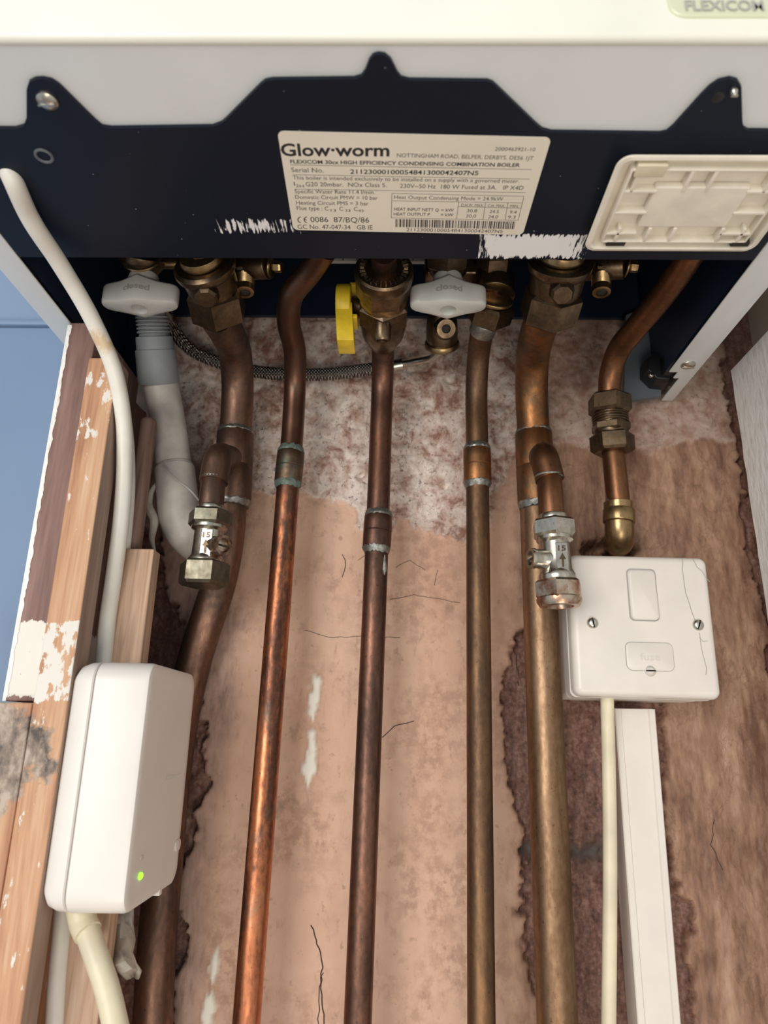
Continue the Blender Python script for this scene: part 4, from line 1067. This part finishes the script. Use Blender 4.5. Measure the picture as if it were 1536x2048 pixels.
q = atX(281, 1752, fx+.0002); MB().rprism(q, (0, 1, 0), (0, 0, 1), .0042, .0030, .0014, [(0, -.0005), (0, .0004), (.0004, .0007)]).build('indicator_light', M['led'], rc, label='lit green indicator')
tx = MB(); a = atX(333, 1562, fx+.0003); b_ = atX(363, 1560, fx+.0003); b_.z = a.z
put_text(tx, 'Honeywell', a, b_, .0034, (0, 0, 1), .01); tx.build('lettering', M['faint'], rc, smooth=False)
q = atX(284, 1715, fx); MB().rprism(q, (0, 1, 0), (0, 0, 1), .004, .002, .0008, [(0, -.0003), (0, .0002)]).build('small_mark', M['emb2'], rc)
q = atX(355, 1690, fx); MB().rprism(q, (0, 1, 0), (0, 0, 1), .010, .006, .0028, [(0, -.0003), (0, .0004), (.0005, .0006)]).build('button', M['box_pl'], rc)
q = atX(318, 1782, fx-.001); MB().box(q.x-.003, q.x+.001, q.y-.002, q.y+.002, q.z-.002, q.z+.0015).build('latch', M['box_pl'], rc, bev=.0003)

# ================================================================== CABLES
c1 = thing('power_cable', 'thick white cable curving down from the boiler to the receiver box', 'cable', at(213, 1300, -.085))
p1 = V3([(8, 322, -.229), (22, 352, -.226), (58, 432, -.206), (118, 525, -.178), (185, 640, -.147), (228, 740, -.127), (246, 830, -.113), (249, 930, -.103), (242, 1040, -.096), (228, 1150, -.091), (215, 1240, -.088), (207, 1330, -.086)])
MB().tube(p1, lambda t: .0026+.0018*min(1, t*14)+.0002*t, 24, 10).build('cable', M['cable_stained'], c1)
c2 = thing('power_cable', 'second white cable running close behind the thick curved cable on the left', 'cable', at(230, 1300, -.078))
MB().tube(V3([(232, 760, -.105), (250, 850, -.096), (256, 960, -.088), (250, 1060, -.083), (240, 1150, -.080), (230, 1240, -.079), (222, 1330, -.078)]), .0042, 24, 10).build('cable', M['cable'], c2)
c3 = thing('power_cable', 'cream cable leaving the underside of the receiver box towards the bottom edge', 'cable', at(240, 2080, -.11))
MB().tube(V3([(165, 1820, -.098), (172, 1850, -.100), (190, 1905, -.104), (212, 1970, -.107), (240, 2090, -.110), (300, 2300, -.112), (350, 2600, -.10)]), .0056, 24, 10).build('cable', M['cable2'], c3)
MB().tube(V3([(158, 1815, -.098), (168, 1850, -.100), (176, 1866, -.102)]), .0064, 24, 8).build('gland', M['cable2'], c3)
c4 = thing('power_cable', 'grey-white cable below the receiver box, nearest the timber at the bottom left', 'cable', at(110, 2080, -.10))
MB().tube(V3([(128, 1800, -.085), (124, 1860, -.085), (116, 1950, -.085), (108, 2090, -.085), (60, 2600, -.085)]), .0046, 20, 8).build('cable', M['cable'], c4)
c5 = thing('power_cable', 'dull cable below the receiver box, between the grey-white cable and the cream one', 'cable', at(150, 2080, -.09))
MB().tube(V3([(164, 1800, -.072), (160, 1870, -.072), (153, 1960, -.072), (146, 2090, -.072), (110, 2600, -.072)]), .0042, 20, 8).build('cable', M['waste'], c5)
# folded scrap beneath the box
fs = thing('folded_tape', 'crumpled cream strip of tape hanging under the receiver box', 'scrap', at(245, 1960, -.06))
def sheet(rows, th=.0008):
    V = [v for r in rows for v in r]; m = len(rows[0]); f = []
    for i in range(len(rows)-1):
        for k in range(m-1): f.append((i*m+k, i*m+k+1, (i+1)*m+k+1, (i+1)*m+k))
    o = MB().add(V, f)
    return o
rows = []
for (xl, xr, y, Ya) in ((216, 268, 1815, -.062), (217, 267, 1850, -.062), (216, 268, 1880, -.064), (218, 262, 1905, -.068), (228, 272, 1925, -.074), (238, 284, 1938, -.072), (250, 280, 1952, -.062)):
    rows.append([at(xl+(xr-xl)*k/6, y+3*math.sin(k*1.4), Ya+.004*math.sin(k*.9+y)) for k in range(7)])
o = sheet(rows).build('strip', M['foam'], fs); md = o.modifiers.new('thick', 'SOLIDIFY'); md.thickness = .0012

# ================================================================== FUSED SWITCH
fw = thing('fused_switch', 'white square fused switch with cracked faceplate on the right of the wall', 'switch', (.1495, 0, 1.372))
C0 = Vector((.1492, 0, 1.4148)); uX = Vector((math.cos(-.012), 0, math.sin(-.012))); uZ = Vector((-uX.z, 0, uX.x))
Yf = -.0545
MB().rprism(C0+Vector((-.001, .0, -.001)), uX, uZ, .0835, .0835, .0035, [(0, -.002), (0, .032), (.0008, .0335)], 8).build('back_box', M['white_pl'], fw)
MB().rprism(C0+Vector((-.0005, -.034, -.0005)), uX, uZ, .0850, .0850, .004, [(.0008, -.0004), (0, .0003), (0, .0085), (.0009, .0095)], 8).build('frame', M['white_pl'], fw)
MB().rprism(C0+Vector((0, -.0436, 0)), uX, uZ, .0855, .0855, .005, [(.001, -.0004), (0, .0006), (0, .0065), (.0006, .0085), (.0020, .0102), (.0040, .0108)], 10).build('faceplate', M['white_pl'], fw)
YF = Yf+.0001
def onsw(px, py, dy=0): return at(px, py, YF+dy)
a, b_ = onsw(1253, 1139), onsw(1318, 1241)
cxm = (a+b_)/2
MB().rprism(cxm+Vector((0, .0003, 0)), uX, uZ, b_.x-a.x+.0012, a.z-b_.z+.0012, .003, [(0, -.001), (0, .0004)]).build('rocker_gap', M['emb'], fw, smooth=False)
rk = MB().rprism(cxm+Vector((0, 0, 0)), uX, uZ, b_.x-a.x, a.z-b_.z, .0028, [(0, -.001), (0, .0012), (.0006, .0020), (.0014, .0024)])
rk.v = [v+Vector((0, -(v.z-cxm.z)*-.06, 0)) for v in rk.v]; rk.build('rocker', M['white_pl'], fw)
a, b_ = onsw(1250, 1285), onsw(1349, 1342); cm_ = (a+b_)/2
MB().rprism(cm_+Vector((0, .0001, 0)), uX, uZ, b_.x-a.x+.0006, a.z-b_.z+.0006, .0036, [(0, -.001), (0, .00045)]).build('fuse_gap', M['emb'], fw, smooth=False)
fc_ = MB().rprism(cm_, uX, uZ, b_.x-a.x, a.z-b_.z, .0033, [(0, -.001), (0, .0006), (.0003, .0008)]).build('fuse_carrier', M['white_pl'], fw)
tx = MB(); a = onsw(1281, 1320, -.0009); b_ = onsw(1321, 1321, -.0009); put_text(tx, 'fuse', a, Vector((b_.x, a.y, a.z-.0002)), .0042, (0, 0, 1), .01)
tx.build('lettering', M['emb2'], fc_, smooth=False)
def scr(px, py, r, mat, rot, parent=fw, nm='screw'):
    p = onsw(px, py); s = MB().lathe(p+Vector((0, .001, 0)), p+Vector((0, -.0022, 0)), [(0, r), (.45, r), (.75, r*.85), (1, r*.5)], 28)
    o = s.build(nm, M[mat], parent)
    d = Vector((math.cos(rot), 0, math.sin(rot))); e = Vector((-d.z, 0, d.x)); c = p+Vector((0, -.0022, 0))
    MB().add([c+d*r*.85+e*.0004, c-d*r*.85+e*.0004, c-d*r*.85-e*.0004, c+d*r*.85-e*.0004]+[x_+Vector((0, .0012, 0)) for x_ in (c+d*r*.85+e*.0004, c-d*r*.85+e*.0004, c-d*r*.85-e*.0004, c+d*r*.85-e*.0004)], [(0, 1, 2, 3), (4, 5, 6, 7), (0, 1, 5, 4), (1, 2, 6, 5), (2, 3, 7, 6), (3, 0, 4, 7)]).build('slot', M['dark'], o, smooth=False)
scr(1185, 1246, .0034, 'steel', 1.75); scr(1396, 1250, .0034, 'steel', 1.2); scr(1300, 1342, .0032, 'emb2', 0, fw, 'fuse_screw')
ck = MB()
def hair(pts, wd): ck.ribbon([onsw(x, y, -.0001) for x, y in pts], wd, (0, -1, 0), .00008)
hair([(1366, 1118), (1365, 1140), (1368, 1162), (1371, 1185), (1378, 1205), (1383, 1222), (1390, 1240)], .00035)
hair([(1399, 1265), (1402, 1290), (1406, 1310), (1413, 1335), (1412, 1350)], .00028)
hair([(1386, 1118), (1394, 1134), (1404, 1142), (1414, 1158), (1420, 1164)], .0003)
hair([(1399, 1275), (1406, 1283), (1416, 1282)], .0002)
ck.build('hairline_crack', M['emb'], fw, smooth=False)

# ================================================================== TRUNKING + cable
tk = thing('cable_trunking', 'white plastic cable trunking running down from the fused switch', 'trunking', at(1310, 2048, 0))
YT = -.0235
def loft(sections, name, mat, parent, **k):
    n = len(sections[0]); V = [v for s in sections for v in s]; f = []
    for i in range(len(sections)-1):
        for j in range(n): f.append((i*n+j, i*n+(j+1) % n, (i+1)*n+(j+1) % n, (i+1)*n+j))
    f.append(tuple(range(n))); f.append(tuple((len(sections)-1)*n+j for j in range(n)))
    return MB().add(V, f).build(name, mat, parent, **k)
secb, secl = [], []
for (xl, xr, y) in ((1229, 1310.5, 1417), (1317, 1408, 2600)):
    a, b_ = at(xl, y, YT), at(xr, y, YT); zz = (a.z+b_.z)/2; x0, x1 = a.x, b_.x
    secb.append([Vector((x, yy, zz)) for x, yy in ((x0+.0006, -.002), (x0+.0006, YT+.003), (x1-.0006, YT+.003), (x1-.0006, -.002))])
    secl.append([Vector((x, yy, zz-.0003)) for x, yy in ((x0, YT+.0055), (x0, YT+.0006), (x0+.0006, YT), (x0+.0038, YT), (x0+.0044, YT+.0012), (x1-.0044, YT+.0012), (x1-.0038, YT), (x1-.0006, YT), (x1, YT+.0006), (x1, YT+.0055))])
loft(secb, 'base', M['white_pl'], tk, smooth=False)
loft(secl, 'lid', M['white_pl'], tk, smooth=False)
c6 = thing('power_cable', 'cream round cable hanging from the fused switch in front of the trunking', 'cable', at(1218, 2080, -.030))
MB().tube(V3([(1214, 1385, -.038), (1215, 1430, -.034), (1218, 1550, -.031), (1220, 1750, -.030), (1219, 1900, -.030), (1217, 2090, -.030), (1222, 2600, -.030)]), .0040, 24, 8).build('cable', M['cable2'], c6)

# ================================================================== painted panel at the right
Pr = .2355
top_z = 1.5985
rp = MB(); n1_, n2_ = 2, 60
yfar = -.0315
def ragged():
    rnd = random.Random(5); V = []; f = []
    zs_ = np.linspace(.0, 1.0, 90)
    cols = [(Pr, None), (Pr, -.56), (Pr+.018, -.56), (Pr+.018, yfar)]
    for i, t in enumerate(zs_):
        z_ = .6+(top_z-.6)*t
        e = yfar+rnd.uniform(-.0006, .0006)
        for (x, y) in ((Pr+.001, e), (Pr, e-.0012), (Pr, -.56), (Pr+.018, -.56), (Pr+.018, yfar)): V.append((x, y, z_))
    m = 5
    for i in range(len(zs_)-1):
        for k in range(m): f.append((i*m+k, i*m+(k+1) % m, (i+1)*m+(k+1) % m, (i+1)*m+k))
    f.append(tuple(range(m))); f.append(tuple((len(zs_)-1)*m+k for k in range(m)))
    return MB().add(V, f)
o = ragged().build('painted_board', M['rough_white'], smooth=False)
tag(o, 'rough white painted board standing at the right edge of the recess', 'board')
